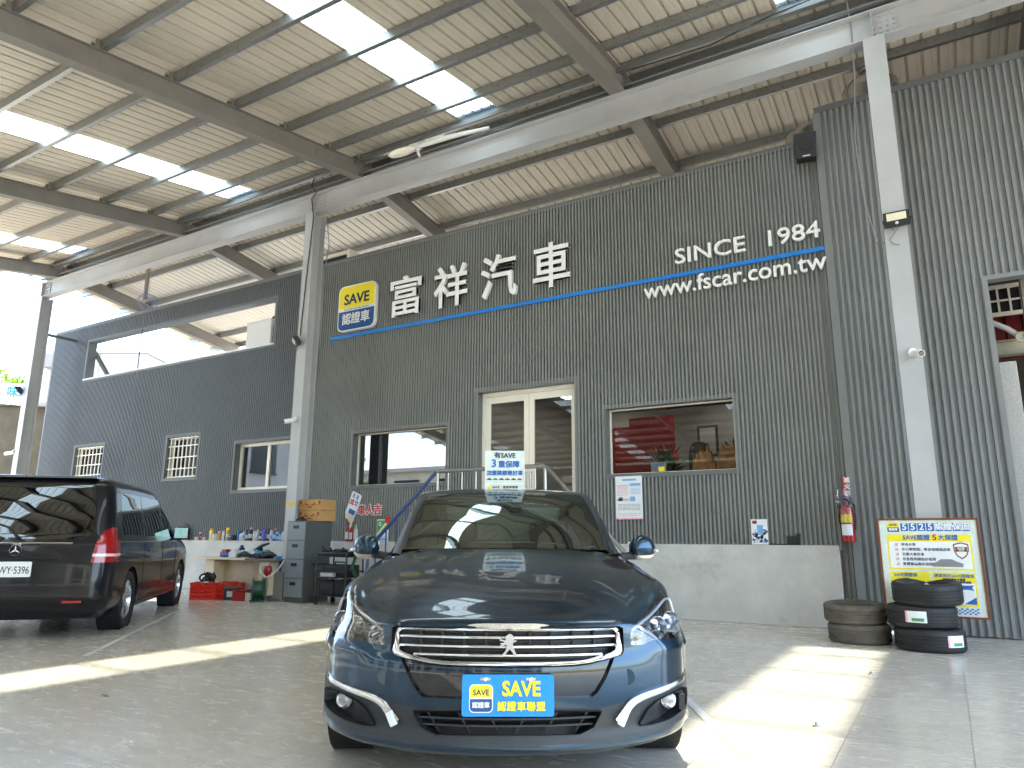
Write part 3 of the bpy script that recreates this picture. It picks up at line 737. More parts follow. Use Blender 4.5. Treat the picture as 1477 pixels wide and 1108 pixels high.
# gap around the hood
gap = MB(); hd.normal_update()
hedges = [e for e in hd.edges if e.is_boundary]
for e in hedges:
    p, q = e.verts[0].co, e.verts[1].co; gap.tube([p-Vector((0,0,.004)), q-Vector((0,0,.004))], .0042, 5, False)
bmobj(solid(hd, .001, .02), 'hood', 'car_paint', car, angle=28)
gap.build('hood_gap', 'dark_well', car)
bmobj(bmF, 'front_body', 'car_paint', car, angle=30)
bmobj(solid(pla, 0, .03), 'lower_bumper', 'lower_plastic', car)
bmobj(solid(blk, -.014, -.02), 'lower_grille_panel', 'piano_black', car)
bmobj(solid(intk, -.075, -.09), 'intake_recess', 'grille_black', car)
bmobj(solid(grb, -.055, -.07, Vector((0, 1, 0))), 'grille_recess', 'grille_black', car)
for s in (1, -1): bmobj(solid(fog[s], -.045, -.06), 'fog_recess', 'black_plastic', car)
def fy(x, z): x = abs(x); return interp(x, PXc, PYc)-interp(z, GZc+[.74], GYc+[.075])*(1 if x < .7 else .6)
# chrome surround
gr = bpy.data.objects.new('grille', None); COL.objects.link(gr); gr.parent = car
b = MB()
def resamp(P, n):
    L = [0]; 
    for a, c in zip(P, P[1:]+P[:1]): L.append(L[-1]+math.hypot(c[0]-a[0], c[1]-a[1]))
    out = []
    for k in range(n):
        d = L[-1]*k/n; i = max(j for j in range(len(P)) if L[j] <= d); f = (d-L[i])/max(1e-9, L[i+1]-L[i]); a, c = P[i], P[(i+1) % len(P)]
        out.append((a[0]+(c[0]-a[0])*f, a[1]+(c[1]-a[1])*f))
    return out
# match loops by vertex so the corners stay crisp
oi = [(0,.727),(.40,.723),(.515,.722),(.535,.712),(.535,.612),(.522,.596),(.475,.586),(.365,.566),(.30,.560),(.15,.559),(0,.559)]
ii = [(0,.702),(.40,.700),(.490,.699),(.499,.69),(.495,.632),(.488,.620),(.42,.598),(.345,.585),(.29,.581),(.15,.581),(0,.581)]
def dens(P, k=4): return [(P[i][0]+(P[i+1][0]-P[i][0])*j/k, P[i][1]+(P[i+1][1]-P[i][1])*j/k) for i in range(len(P)-1) for j in range(k)]+[P[-1]]
oi, ii = dens(oi), dens(ii); full = lambda P: [(-x, z) for x, z in P[:0:-1]]+P[:-1]
OO, II = full(oi), full(ii); rows = []
for f, d in ((-.02, -.03), (0, .004), (.12, .014), (.5, .018), (.88, .012), (1.0, -.004), (1.04, -.045)):
    rows.append([(o[0]+(i_[0]-o[0])*f, fy(o[0]+(i_[0]-o[0])*f, o[1])+d, o[1]+(i_[1]-o[1])*f) for o, i_ in zip(OO+OO[:1], II+II[:1])])
b.grid(rows, True); b.build('grille_surround', 'chrome', gr, angle=50)
for k, (z, xe) in enumerate(((.676,.497),(.639,.494),(.604,.43))):
    b = MB(); rows = []
    for x in lin(-xe, xe, 40):
        y = fy(x, z); rows.append([(x, y-.05, z+.004), (x, y-.006, z+.0065), (x, y-.002, z+.002), (x, y-.004, z-.004), (x, y-.05, z-.006)])
    b.grid(rows); b.build('grille_bar', 'chrome', gr, angle=60)
b = MB()
for x in (-.40,-.30,-.2,-.1,0,.1,.2,.30,.40):
    b.box(x-.006, x+.006, fy(x,.65)-.06, fy(x,.65)-.03, .585, .70)
for z in (.692,.658,.622,.59): 
    rows = [[(x, fy(x, z)-.055, z+.003), (x, fy(x, z)-.034, z+.003), (x, fy(x, z)-.034, z-.003), (x, fy(x, z)-.055, z-.003)] for x in lin(-.45, .45, 20)]; b.grid(rows)
b.build('grille_mesh', 'black_plastic', gr)
# rearing lion badge
LION = [(-2,46),(4,50),(12,49),(20,44),(24,36),(22,28),(26,22),(33,24),(38,20),(33,16),(24,14),(20,8),(22,-2),(27,-14),(30,-26),(36,-38),(40,-46),(30,-47),(25,-44),(20,-32),(12,-20),(7,-16),(2,-20),(-6,-30),(-14,-40),(-26,-46),(-32,-44),(-24,-36),(-16,-28),(-9,-16),(-4,-4),(-8,4),(-16,2),(-26,-4),(-38,-6),(-36,-1),(-26,4),(-34,6),(-33,11),(-24,11),(-16,13),(-22,18),(-34,20),(-37,25),(-28,26),(-16,22),(-10,26),(-14,34),(-10,41)]
b = MB(); sc = .00098
yb = fy(0, .64); P = [(-x*sc*1.06, z*sc*1.02+.648) for x, z in LION]
b.prism([(x, z) for x, z in P], yb-.004, yb+.014); c0 = (sum(p[0] for p in P)/len(P), .66)
b.build('lion_badge', 'chrome', gr)
b = MB(); b.text('PEUGEOT', .021, T((0, .951-.0, .7315)) @ RZ(math.pi) @ WALLX, .0012, space=1.75, off=.0004); b.build('badge_lettering', 'chrome', gr)
b = MB(); rows = []
for x in lin(-.185, .185, 16):
    e = 1-(abs(x)/.19)**6; y = .925+.022-.09*x*x; rows.append([(x, y-.02, .7315+.008*e), (x, y, .7315+.008*e), (x, y, .7315-.008*e), (x, y-.02, .7315-.008*e)])
b.grid(rows); b.build('badge_strip', 'stainless', gr)
# lower intake bars
b = MB()
for z, xe in ((.338,.40),(.308,.385)):
    rows = [[(x, fy(x, z)-.06, z+.004), (x, fy(x, z)-.012, z+.005), (x, fy(x, z)-.012, z-.003), (x, fy(x, z)-.06, z-.004)] for x in lin(-xe, xe, 30)]; b.grid(rows)
for x in (-.34,-.20,-.07,.07,.20,.34):
    s = .06 if x < 0 else -.06
    b.tube([(x-s*.4, fy(x,.36)-.03, .37), (x+s*.6, fy(x,.28)-.03, .277)], .005, 4)
b.build('intake_bars', 'lower_plastic', car)
# fog lamps, bright strips, plugs
for s in (1, -1):
    f = bpy.data.objects.new('fog_lamp', None); COL.objects.link(f); f.parent = car; f.location = (s*.775, .675, .362)
    b = MB(); b.lathe([(.001,-.02),(.028,-.02),(.040,.012),(.036,.018)], 24, axis='y'); b.build('reflector', 'fog_chrome', f)
    b = MB(); b.lathe([(.001,.03),(.024,.026),(.037,.016),(.037,.01)], 24, axis='y'); b.build('lens', 'lens_clear', f)
    b = MB(); b.box(-.075, .075, -.03, .0, .028, .04, .004); b.box(-.08, -.05, -.03, .012, -.045, .03, .006); b.build('lamp_trim', 'black_plastic', f)
    pts = [(.915,.444,.462),(.86,.62,.446),(.78,.72,.430),(.70,.79,.418),(.62,.843,.405),(.565,.872,.383),(.53,.888,.345),(.50,.900,.310)]
    wd = [.010,.013,.015,.016,.018,.021,.024,.026]; rows = []
    pv = [Vector(p) for p in pts]; ts = lin(0, len(pts)-1, 28)
    cen = [ev1(pv, t) for t in ts]
    for i, t in enumerate(ts):
        p = cen[i]; d = (cen[min(i+1, len(cen)-1)]-cen[max(i-1, 0)]).normalized(); w_ = interp(t, list(range(8)), wd)
        n = Vector((.45*p.x, 1, 0)).normalized(); q = d.cross(n).normalized()
        if q.z < 0: q = -q
        if i > 22: pass
        p = p+n*.004
        rows.append([Vector((s*v.x, v.y, v.z)) for v in (p+q*w_-n*.02, p+q*w_+n*.008, p+q*w_*.4+n*.014, p-q*w_*.5+n*.010, p-q*w_-n*.02)])
    b = MB(); b.grid(rows, s > 0); b.build('bumper_strip', 'chrome' if 0 else 'stainless', car, angle=50)
    b = MB(); p = Vector((s*.516, .905, .330)); b.box(-.016, .016, -.006, .016, -.032, .032, .005, T(p) @ RZ(-s*.35) @ RY(s*.5)); b.build('running_lamp', 'drl_white', car)
for x in (-.55, .56):
    b = MB(); b.lathe([(.036, 0), (.036, .002), (.034, .0035)], 24, (x, fy(x,.50)-.001, .50), axis='y'); b.build('sensor_plug', 'car_paint', car)
# head lamps
for s in (1, -1):
    h = bpy.data.objects.new('headlight', None); COL.objects.link(h); h.parent = car
    lf = lampfaces[s]; hs = lf.copy()
    hs.normal_update()
    for v in hs.verts: v.co -= v.normal*.0
    bmobj(solid(hs, -.062, -.062), 'lamp_housing', 'lamp_shell', h)
    # bright reflector shell filling the lower half
    for (x, y, z, r) in ((.655,.705,.668,.046),(.745,.60,.685,.052),(.835,.49,.70,.050)):
        b = MB(); b.lathe([(.004,-.05),(r*.55,-.035),(r*.9,-.005),(r,.022),(r*1.06,.02),(r*1.02,-.02)], 28, axis='y'); 
        for i, v in enumerate(b.v): b.v[i] = T((s*x, y, z)) @ RZ(-s*.35) @ v
        b.build('reflector', 'lamp_chrome', h, angle=60)
        b = MB(); ellip(b, (s*x, y-.012, z), (.013, .02, .013), 10, 6); b.build('bulb', 'drl_white', h)
    b = MB(); rows = []
    edge = [(.590,.800-.012,.690),(.64,.742,.716),(.70,.665,.742),(.76,.575,.772),(.81,.49,.80),(.85,.40,.806),(.885,.335,.79),(.905,.30,.74),(.915,.32,.69),(.90,.42,.655),(.85,.54,.648)]
    b.tube([Vector((s*ev1([Vector(p) for p in edge], t).x, ev1([Vector(p) for p in edge], t).y-.006, ev1([Vector(p) for p in edge], t).z)) for t in lin(0, 10, 40)], .0075, 6); b.build('light_guide', 'drl_white', h)
    b = MB(); e2 = [(.585,.805,.648),(.63,.765,.652),(.69,.715,.672),(.74,.66,.668),(.79,.60,.660)]
    b.tube([Vector((s*p.x, p.y-.012, p.z)) for p in [ev1([Vector(q) for q in e2], t) for t in lin(0, 4, 20)]], .006, 6); b.build('chrome_trim', 'chrome', h)
    bmobj(lf, 'lens', 'lens_clear', h, angle=60)
# side panels and tail: vertical profiles running back and round the rear
Gs = []
def prof(y, xb, zb, xs=.912, k=1.0, yo=0): Gs.append([Vector((xb, y, zb)), Vector((xb+.055*k, y-.01+yo, zb-.04)), Vector((xs*k+.0, y-.01+yo, .80)), Vector(((xs+.018)*k, y+yo, .55)), Vector(((xs+.012)*k, y+yo, .33)), Vector((xs*k-.02, y+yo, .19))])
Gs.append([G[-1][6], G[-1][7], G[-1][8], G[-1][9], Vector((.928, -.52, .35)), G[-1][10]])
prof(-1.0,.815,.958,.915); prof(-1.6,.82,.965,.92); prof(-2.2,.815,.975,.92); prof(-2.7,.80,.985,.93); prof(-3.1,.78,.995,.925); prof(-3.4,.74,.995,.90); 
Gs += [[Vector((x*.93, y+.02, .985)), Vector((x*.97, y-.01, .955)), Vector((x, y-.03, .80)), Vector((x*1.01, y-.06, .55)), Vector((x, y-.05, .35)), Vector((x*.96, y, .22))] for x, y in ((.80,-3.58),(.62,-3.70),(.3,-3.78),(.0,-3.80))]
arc = [(-2.817+.37*math.cos(2*math.pi*k/28), .335+.37*math.sin(2*math.pi*k/28)) for k in range(28)]
for s in (1, -1):
    b = MB(); rows = [[Vector((s*p.x, p.y, p.z)) for p in [ev2(Gs, v, u) for u in lin(0, 5, 20)]] for v in lin(0, len(Gs)-1, 60)]; b.grid(rows, s > 0)
    bs = tobm(b); bmesh.ops.delete(bs, geom=cutpoly(bs, arc, 'x', lambda c: c.y > -3.3), context='FACES')
    # rear doors are outlined by dark shut lines
    bmobj(bs, 'side_panel', 'car_paint', car)
    for yy in (-.72, -1.78, -2.5):
        b = MB(); b.tube([Vector((s*(ev2(Gs, interp(-yy, [.56,1,1.6,2.2,2.7], [0,1,2,3,4]), u).x), yy, ev2(Gs, interp(-yy, [.56,1,1.6,2.2,2.7], [0,1,2,3,4]), u).z)) for u in lin(.1, 4.8, 14)], .0035, 4); b.build('door_gap', 'dark_well', car)
    for yy in (-1.5, -2.35):
        b = MB(); b.box(s*.905, s*.945, yy-.1, yy+.1, .80, .828, .01); b.build('door_handle', 'car_paint', car)
    b = MB(); b.lathe([(.36, 0), (.36, .22)], 28, (s*.93-(.22 if s > 0 else 0), 0, AZ), axis='x', cap=False); b.build('wheel_well', 'dark_well', car)
    b = MB(); b.lathe([(.36, 0), (.36, .22)], 28, (s*.93-(.22 if s > 0 else 0), -2.817, AZ), axis='x', cap=False); b.build('wheel_well', 'dark_well', car)
    b = MB(); b.box(s*.62, s*.80, -3.79, -3.70, .78, .93, .02); b.build('tail_lamp', 'chrome' if 0 else 'amber', car)
# greenhouse
GH = [[(0,-.235,1.03),(.36,-.28,1.03),(.69,-.42,1.02),(.745,-.52,1.015),(.785,-.56,.995),(.815,-.60,.975)],
      [(0,-.66,1.258),(.36,-.70,1.250),(.662,-.80,1.226),(.715,-.88,1.205),(.775,-.90,1.07),(.825,-.90,.97)],
      [(0,-1.10,1.432),(.34,-1.13,1.428),(.605,-1.19,1.410),(.665,-1.26,1.380),(.755,-1.26,1.16),(.83,-1.26,.962)],
      [(0,-1.55,1.468),(.34,-1.55,1.464),(.60,-1.55,1.442),(.67,-1.55,1.405),(.76,-1.55,1.17),(.832,-1.55,.966)],
      [(0,-2.10,1.462),(.33,-2.10,1.458),(.59,-2.10,1.434),(.66,-2.10,1.395),(.755,-2.10,1.17),(.828,-2.10,.972)],
      [(0,-2.52,1.415),(.32,-2.52,1.41),(.56,-2.50,1.385),(.63,-2.48,1.345),(.735,-2.48,1.15),(.82,-2.48,.98)],
      [(0,-2.92,1.25),(.31,-2.92,1.245),(.55,-2.88,1.225),(.62,-2.84,1.20),(.71,-2.82,1.09),(.81,-2.80,.985)],
      [(0,-3.26,1.065),(.32,-3.25,1.065),(.57,-3.20,1.058),(.66,-3.16,1.045),(.73,-3.13,1.02),(.79,-3.10,.995)]]
GH = [[Vector((p[0], p[1], p[2]+.034*max(0, (p[2]-1.05)/.4))) for p in r] for r in GH]
b = MB(); surf(b, GH, lin(0, 1.93, 14), lin(.10, 1.93, 18), True); b.build('windshield', 'car_glass', car)
b = MB(); surf(b, GH, lin(0, 3.0, 18), lin(1.93, 5.0, 24), True); b.build('roof', 'car_paint', car)
b = MB(); surf(b, GH, lin(0, 1.93, 14), lin(5.06, 6.9, 12), True); b.build('rear_window', 'car_glass', car)
for s in (1, -1):
    def pan(us, vs, nm, m, off=0):
        b = MB(); b.grid([[Vector((s*p.x, p.y, p.z)) for p in [ev2(GH, v, u) for u in us]] for v in vs], s > 0); b.build(nm, m, car)
    pan(lin(1.93, 3.0, 6), lin(0, 1.95, 14), 'front_pillar', 'car_paint'); pan(lin(1.93, 3.0, 6), lin(4.95, 7, 14), 'rear_pillar', 'car_paint')
    pan(lin(3.0, 3.25, 3), lin(0, 7, 40), 'window_trim', 'piano_black')
    pan(lin(3.25, 4.92, 8), lin(.25, 3.0, 14), 'side_window', 'car_glass'); pan(lin(3.25, 4.92, 8), lin(3.12, 5.6, 14), 'side_window', 'car_glass')
    pan(lin(3.25, 5.0, 4), lin(3.0, 3.12, 2), 'centre_pillar', 'piano_black'); pan(lin(3.25, 5.0, 4), lin(5.6, 7, 6), 'rear_pillar', 'car_paint')
    pan(lin(4.92, 5.0, 2), lin(.0, 7, 30), 'sill_trim', 'stainless')
    # black edge band of the windshield
    b = MB(); b.grid([[Vector((s*p.x, p.y+.001, p.z+.0015)) for p in [ev2(GH, v, u) for u in lin(1.86, 1.94, 2)]] for v in lin(.1, 1.95, 14)], s < 0); b.build('windshield_seal', 'black_plastic', car)
b = MB(); surf(b, [[Vector((0,-3.22,1.07)),Vector((.35,-3.21,1.068)),Vector((.62,-3.16,1.05)),Vector((.785,-3.1,.993))],[Vector((0,-3.5,1.06)),Vector((.35,-3.5,1.058)),Vector((.6,-3.46,1.04)),Vector((.75,-3.38,.996))],[Vector((0,-3.74,1.03)),Vector((.3,-3.73,1.025)),Vector((.56,-3.66,1.005)),Vector((.74,-3.54,.985))],[Vector((0,-3.79,.98)),Vector((.28,-3.775,.98)),Vector((.57,-3.70,.98)),Vector((.745,-3.56,.984))]], lin(0,3,12), lin(0,3,10)); b.build('trunk_lid', 'car_paint', car)
b = MB(); surf(b, [[Vector((x, y+.02, .985+.03)) for x, y in ((0,-.20),(.33,-.25),(.60,-.38),(.78,-.54))],[Vector((x, y, .978+.03)) for x, y in ((0,-.34),(.33,-.38),(.58,-.48),(.74,-.6))]], lin(0,3,10), [0,.5,1]); b.build('cowl', 'black_plastic', car)
for x0, x1 in ((-.58, .02), (-.02, .56)):
    b = MB(); b.tube([(x1, -.30-.15*x1*x1, 1.035), ((x0+x1)/2, -.335, 1.06), (x0, -.36-.12*abs(x0), 1.064)], .007, 6); b.build('wiper', 'black_plastic', car)
# cabin
b = MB(); surf(b, [[Vector((0,-.36,1.015)),Vector((.4,-.40,1.015)),Vector((.70,-.56,1.0))],[Vector((0,-.7,1.0)),Vector((.4,-.72,1.0)),Vector((.74,-.75,.98))],[Vector((0,-.86,.97)),Vector((.4,-.87,.97)),Vector((.76,-.88,.95))],[Vector((0,-.88,.6)),Vector((.4,-.88,.6)),Vector((.78,-.88,.6))]], lin(0,2,10), lin(0,3,12)); b.build('dashboard', 'interior_gray', car)
b = MB(); b.lathe([(.185+.013*math.cos(a), .013*math.sin(a)) for a in lin(0, 2*math.pi, 8)][:-1], 28, axis='y', closed=True); b.box(-.18,.18,-.008,.008,-.02,.02); b.box(-.05,.05,-.015,.02,-.06,.05,.01)
for i, v in enumerate(b.v): b.v[i] = T((-.37, -1.0, .97)) @ RX(rad(-25)) @ v
b.build('steering_wheel', 'interior_dark', car)
b = MB(); ellip(b, (-.37, -.80, 1.0), (.17, .1, .05), 12, 8); b.build('instrument_hood', 'interior_dark', car)
for x in (-.37, .37):
    for yy in (-1.55, -2.4):
        b = MB(); b.box(x-.25, x+.25, yy-.1, yy+.1, .45, 1.05, .06, T((0,0,0))); b.box(x-.13, x+.13, yy-.16, yy-.05, 1.08, 1.26, .04); b.box(x-.25, x+.25, yy, yy+.5, .4, .55, .05); b.build('seat', 'interior_dark', car)
b = MB(); b.box(-.12, .12, -.93, -.91, 1.30, 1.37, .01); b.tube([(0, -.91, 1.35), (0, -.93, 1.40)], .01, 6); b.build('rear_view_mirror', 'black_plastic', car)
b = MB(); b.box(-.70, .70, -3.2, .55, .19, .3); b.box(-.8, .8, -3.2, -.9, .3, .42); b.build('underbody', 'dark_well', car)
# door mirrors
for s in (1, -1):
    m_ = bpy.data.objects.new('door_mirror', None); COL.objects.link(m_); m_.parent = car; m_.location = (s*.955, -.75, 1.045)
    b = MB(); rows = []
    for i in range(13):
        t = i/12; rr = (1-abs(2*t-1)**2.6)**.55; x = -.085+.195*t
        rows.append([Vector((s*x, .085*rr*max(-.35, math.cos(a))*(1-.35*t) - .01 - .05*t, (.092-.014*t)*rr*math.sin(a) + .012*math.sin(t*3))) for a in lin(0, 2*math.pi, 20)])
    b.grid(rows, s < 0); b.build('mirror_shell', 'car_paint', m_, angle=60)
    b = MB(); rows = []
    for i in range(9):
        t = .12+.8*i/8; rr = (1-abs(2*t-1)**2.6)**.55; x = -.085+.195*t
        rows.append([Vector((s*x, .089*rr*max(-.3, math.cos(a))*(1-.35*t)-.009-.05*t, (.0955-.014*t)*rr*math.sin(a)+.012*math.sin(t*3))) for a in lin(-1.25, -.62, 6)])
    b.grid(rows, s < 0); b.build('mirror_lower_trim', 'stainless', m_, angle=60)
    b = MB(); ellip(b, (s*.10, -.02, -.008), (.02, .03, .013), 10, 6); b.build('turn_lamp', 'drl_white', m_)
    b = MB(); b.tube([(-s*.16, .02, -.06), (-s*.10, .0, -.045), (-s*.03, -.02, -.04)], [.035, .026, .03], 8); b.build('mirror_arm', 'black_plastic', m_)
    b = MB(); b.box(-.075, .085, -.052, -.046, -.05, .05, .02); b.build('mirror_glass', 'chrome', m_)
for s in (1, -1):
    for y in (0, -2.817): wheel('wheel', car, (s*.82, y, .335), .335, .235, .235, s, 5, (.0))
# licence plate with the dealer's sign
pl = bpy.data.objects.new('plate', None); COL.objects.link(pl); pl.parent = car; pl.location = (0, 1.0, .445)
PF = lambda x, z, d=.008: T((x, d, z)) @ RZ(math.pi) @ WALLX      # text facing +y, x measured on the car's left
def rrect(w, h, r, n=5):
    o = []
    for cx_, cz_, a0 in ((w/2-r, h/2-r, 0), (-w/2+r, h/2-r, 90), (-w/2+r, -h/2+r, 180), (w/2-r, -h/2+r, 270)):
        o += [(cx_+r*math.cos(rad(a0+90*k/n)), cz_+r*math.sin(rad(a0+90*k/n))) for k in range(n+1)]
    return o
b = MB(); b.prism(rrect(.404, .172, .012), -.012, .004)
b.build('plate_panel', 'plate_blue', pl, recalc=True)
b = MB(); b.cur = 0
def flat(b, P, y0, dx, dz, th=.0012): b.prism([(x+dx, z+dz) for x, z in P], y0, y0+th)
def savelogo(b, dx, dz, s, y):       # rounded badge: yellow over blue, white rim; uses material slots 0 white,1 yellow,2 blue,3 navy ink
    b.cur = 0; flat(b, rrect(.104*s, .116*s, .02*s), y, dx, dz)
    up_ = [(x, z) for x, z in rrect(.096*s, .108*s, .017*s) if z > .012*s]; up_ = [(.048*s, .006*s)]+up_+[(-.048*s, .006*s)]
    lo_ = [(x, z) for x, z in rrect(.096*s, .108*s, .017*s) if z < -.001*s]; lo_ = [(-.048*s, -.002*s)]+lo_+[(.048*s, -.002*s)]
    b.cur = 1; flat(b, up_, y+.0013, dx, dz); b.cur = 2; flat(b, lo_, y+.0013, dx, dz)
    b.cur = 3; b.text('SAVE', .034*s, PF(dx, dz+.024*s, y+.0034), .0003, off=.0006*s, sx=.95)
    b.cur = 0; b.text('認證車', .026*s, PF(dx, dz-.028*s, y+.0034), .0003, off=.0005*s)
savelogo(b, .118, -.012, 1.0, .0045)
b.cur = 1; b.text('SAVE', .084, PF(-.058, .026, .0075), .001, off=.0028, sx=.90)
b.text('認證車聯盟', .041, PF(-.058, -.046, .0075), .001, off=.0011, space=1.08)
for i, v in enumerate(b.v): pass
b.build('plate_lettering', ['sign_white', 'sign_yellow', 'sign_navy', 'ink_navy'], pl, recalc=False)
for x in (-.10, .10):
    b = MB(); b.lathe([(.009, .004), (.008, .009), (.003, .010)], 12, (x, 0, .068), axis='y'); b.box(x-.022, x+.022, .004, .0055, .062, .074); b.build('plate_screw', 'chrome', pl)
# sign standing on the car roof
rs = thing('roof_sign', 'white acrylic sign with blue Chinese lettering standing on the sedan roof', 'sign')
rs.location = car.matrix_world @ Vector((0,0,0)); bpy.context.view_layer.update()
rp = Matrix.Translation(car.location) @ RZ(car.rotation_euler.z) @ Vector((0.0, -1.27, 1.474)); rs.location = rp; rs.rotation_euler = (0, 0, car.rotation_euler.z)
mat('map_green0', srgb(60, 130, 60), .5); mat('tail_red0', srgb(170, 40, 40), .5)
mat('acrylic', srgb(214, 226, 216), .25, var=.05, nscale=9, coat=.3)
b = MB(); b.box(-.152, .152, -.02, .02, .0, .315, .004); b.build('sign_panel', 'acrylic', rs)
b = MB(); b.box(-.155, .155, .021, .0225, .052, .062); b.box(-.155, -.149, .0205, .0225, 0, .315); b.box(.149, .155, .0205, .0225, 0, .315); b.build('sign_edge', 'white_paint', rs)
b = MB(); Q = lambda x, z: T((x, .0225, z)) @ RZ(math.pi) @ WALLX
b.cur = 0; b.text('有SAVE', .052, Q(0, .275), .0004, off=.0012)
b.cur = 1; b.text('3', .085, Q(.085, .212), .0004, off=.002); b.text('重保障', .056, Q(-.032, .205), .0004, off=.0014)
b.text('怎麼挑都是好車', .0405, Q(0, .138), .0004, off=.0012)
b.cur = 2
b.text('SAVE', .024, Q(.068, .03), .0004, off=.0006); b.text('認證車聯盟', .021, Q(-.045, .03), .0004, off=.0004, space=1.25)
for k in range(6):
    x = .12-.047*k; P = [(-.018,0),(.018,0),(.019,.006),(.012,.008),(.006,.014),(-.008,.014),(-.013,.008),(-.019,.006)]
    ic = MB(); ic.prism([(x+px_, .086+pz_) for px_, pz_ in P], .0215, .0228); ic.build('car_icon', ('ink_black', 'map_green0', 'ink_black', 'tail_red0', 'ink_black', 'tail_red0')[k], rs)
ic = MB(); ic.box(.105, .125, .0215, .0228, .018, .042); ic.build('logo_square', 'sign_yellow', rs)
b.build('sign_lettering', ['ink_navy', 'ink_blue', 'ink_black', 'sign_yellow'], rs)
# ---------------------------------------------------------------- black van
mat('van_paint', (.003, .0035, .006), .3, .0, var=0, rvar=.02, coat=.5, spec=.25)
mat('mirror_dim', (.16, .24, .26), .08, 1.0, var=0, rvar=0)
mat('tail_red', srgb(150, 6, 12), .12, var=.12, nscale=50, coat=.8)
mat('tail_clear', srgb(240, 200, 200), .12, var=.05, coat=.8)
mat('plate_white', srgb(232, 234, 236), .4, var=.03)
glass('van_glass', (.03, .035, .04), (.9, .95, 1.0), .4, .05)
van = thing('van', 'black passenger van seen from its rear corner with red tail lamp', 'van', (-9.635, 4.921, 0), math.radians(134.81)-math.pi/2)
van.scale = (1, 1, 1.03)
VZ = [.22,.30,.38,.48,.60,.75,.90,.98,1.04,1.12,1.25,1.40,1.55,1.65,1.71,1.75,1.775,1.79,1.80]
vw = lambda z: interp(z, [.22,.30,.38,.5,.9,1.02,1.12,1.4,1.6,1.68,1.73,1.76,1.785,1.80], [.86,.935,.958,.963,.958,.945,.925,.875,.83,.80,.755,.68,.5,.02])
vr = lambda z: interp(z, [.22,.30,.42,.6,.8,1.0,1.1,1.3,1.5,1.65,1.70,1.74,1.77,1.785,1.80], [-.93,-1.0,-1.045,-1.045,-1.025,-1.0,-.965,-.91,-.85,-.80,-.775,-.73,-.62,-.3,1.0])
vf = lambda z: interp(z, [.22,.30,.6,.85,.95,1.02,1.08,1.15,1.3,1.5,1.65,1.72,1.76,1.785,1.80], [3.95,4.02,4.06,4.02,3.85,3.6,3.3,3.0,2.72,2.3,1.98,1.8,1.6,1.3,1.02])
def vring(z, off=0.0):
    w, r, f = vw(z)-off, vr(z)+off, vf(z)-off; rc = min(.20, w*.5, (f-r)*.3); fc = min(.5, w*.8, (f-r)*.3); P = []
    for i in range(9): P.append((0+(w-rc)*i/9, r-.02*(1-(i/9)**2)*(1 if w > .5 else 0)))
    for i in range(9): a = rad(-90+90*i/8); P.append((w-rc+rc*math.cos(a), r+rc+rc*math.sin(a)))
    for i in range(1, 30): P.append((w-.0, r+rc+(f-fc-r-rc)*i/30))
    for i in range(9): a = rad(90*i/8); P.append((w-fc+fc*math.cos(a), f-fc+fc*math.sin(a)))
    for i in range(1, 9): P.append(((w-fc)*(1-i/8), f))
    return [Vector((x, y, z)) for x, y in P]
def vsub(zs):
    out = []
    for a, c in zip(zs, zs[1:]): out += [a, (a*2+c)/3, (a+2*c)/3]
    return out+[zs[-1]]
b = MB(); rows = []
for z in vsub(VZ):
    R = vring(z); rows.append([Vector((-p.x, p.y, p.z)) for p in R[:0:-1]]+R)
b.grid(rows); bmV = tobm(b)
for yy in (0, 3.2):
    A_ = [(yy+.385*math.cos(2*math.pi*k/28), .34+.385*math.sin(2*math.pi*k/28)) for k in range(28)]
    bmesh.ops.delete(bmV, geom=cutpoly(bmV, A_, 'x', lambda c: abs(c.x) > .3 and c.y > -.8 and c.y < 3.9), context='FACES')
def rpoly(x0, x1, z0, z1, r=.06, skew=0):
    return [(x+(z-z0)*skew, z) for x, z in [((x0+x1)/2+p[0], (z0+z1)/2+p[1]) for p in rrect(x1-x0, z1-z0, r)]]
rear = lambda c: c.y < -.45
RW = [(-.72,1.10),(-.62,1.055),(.62,1.055),(.72,1.10),(.735,1.2),(.675,1.62),(.62,1.665),(-.62,1.665),(-.675,1.62),(-.735,1.2)]
nb = takeout(bmV, cutpoly(bmV, RW, 'y', lambda c: c.y < -.6)); bmobj(solid(nb, .001, .01), 'rear_window', 'van_glass', van)
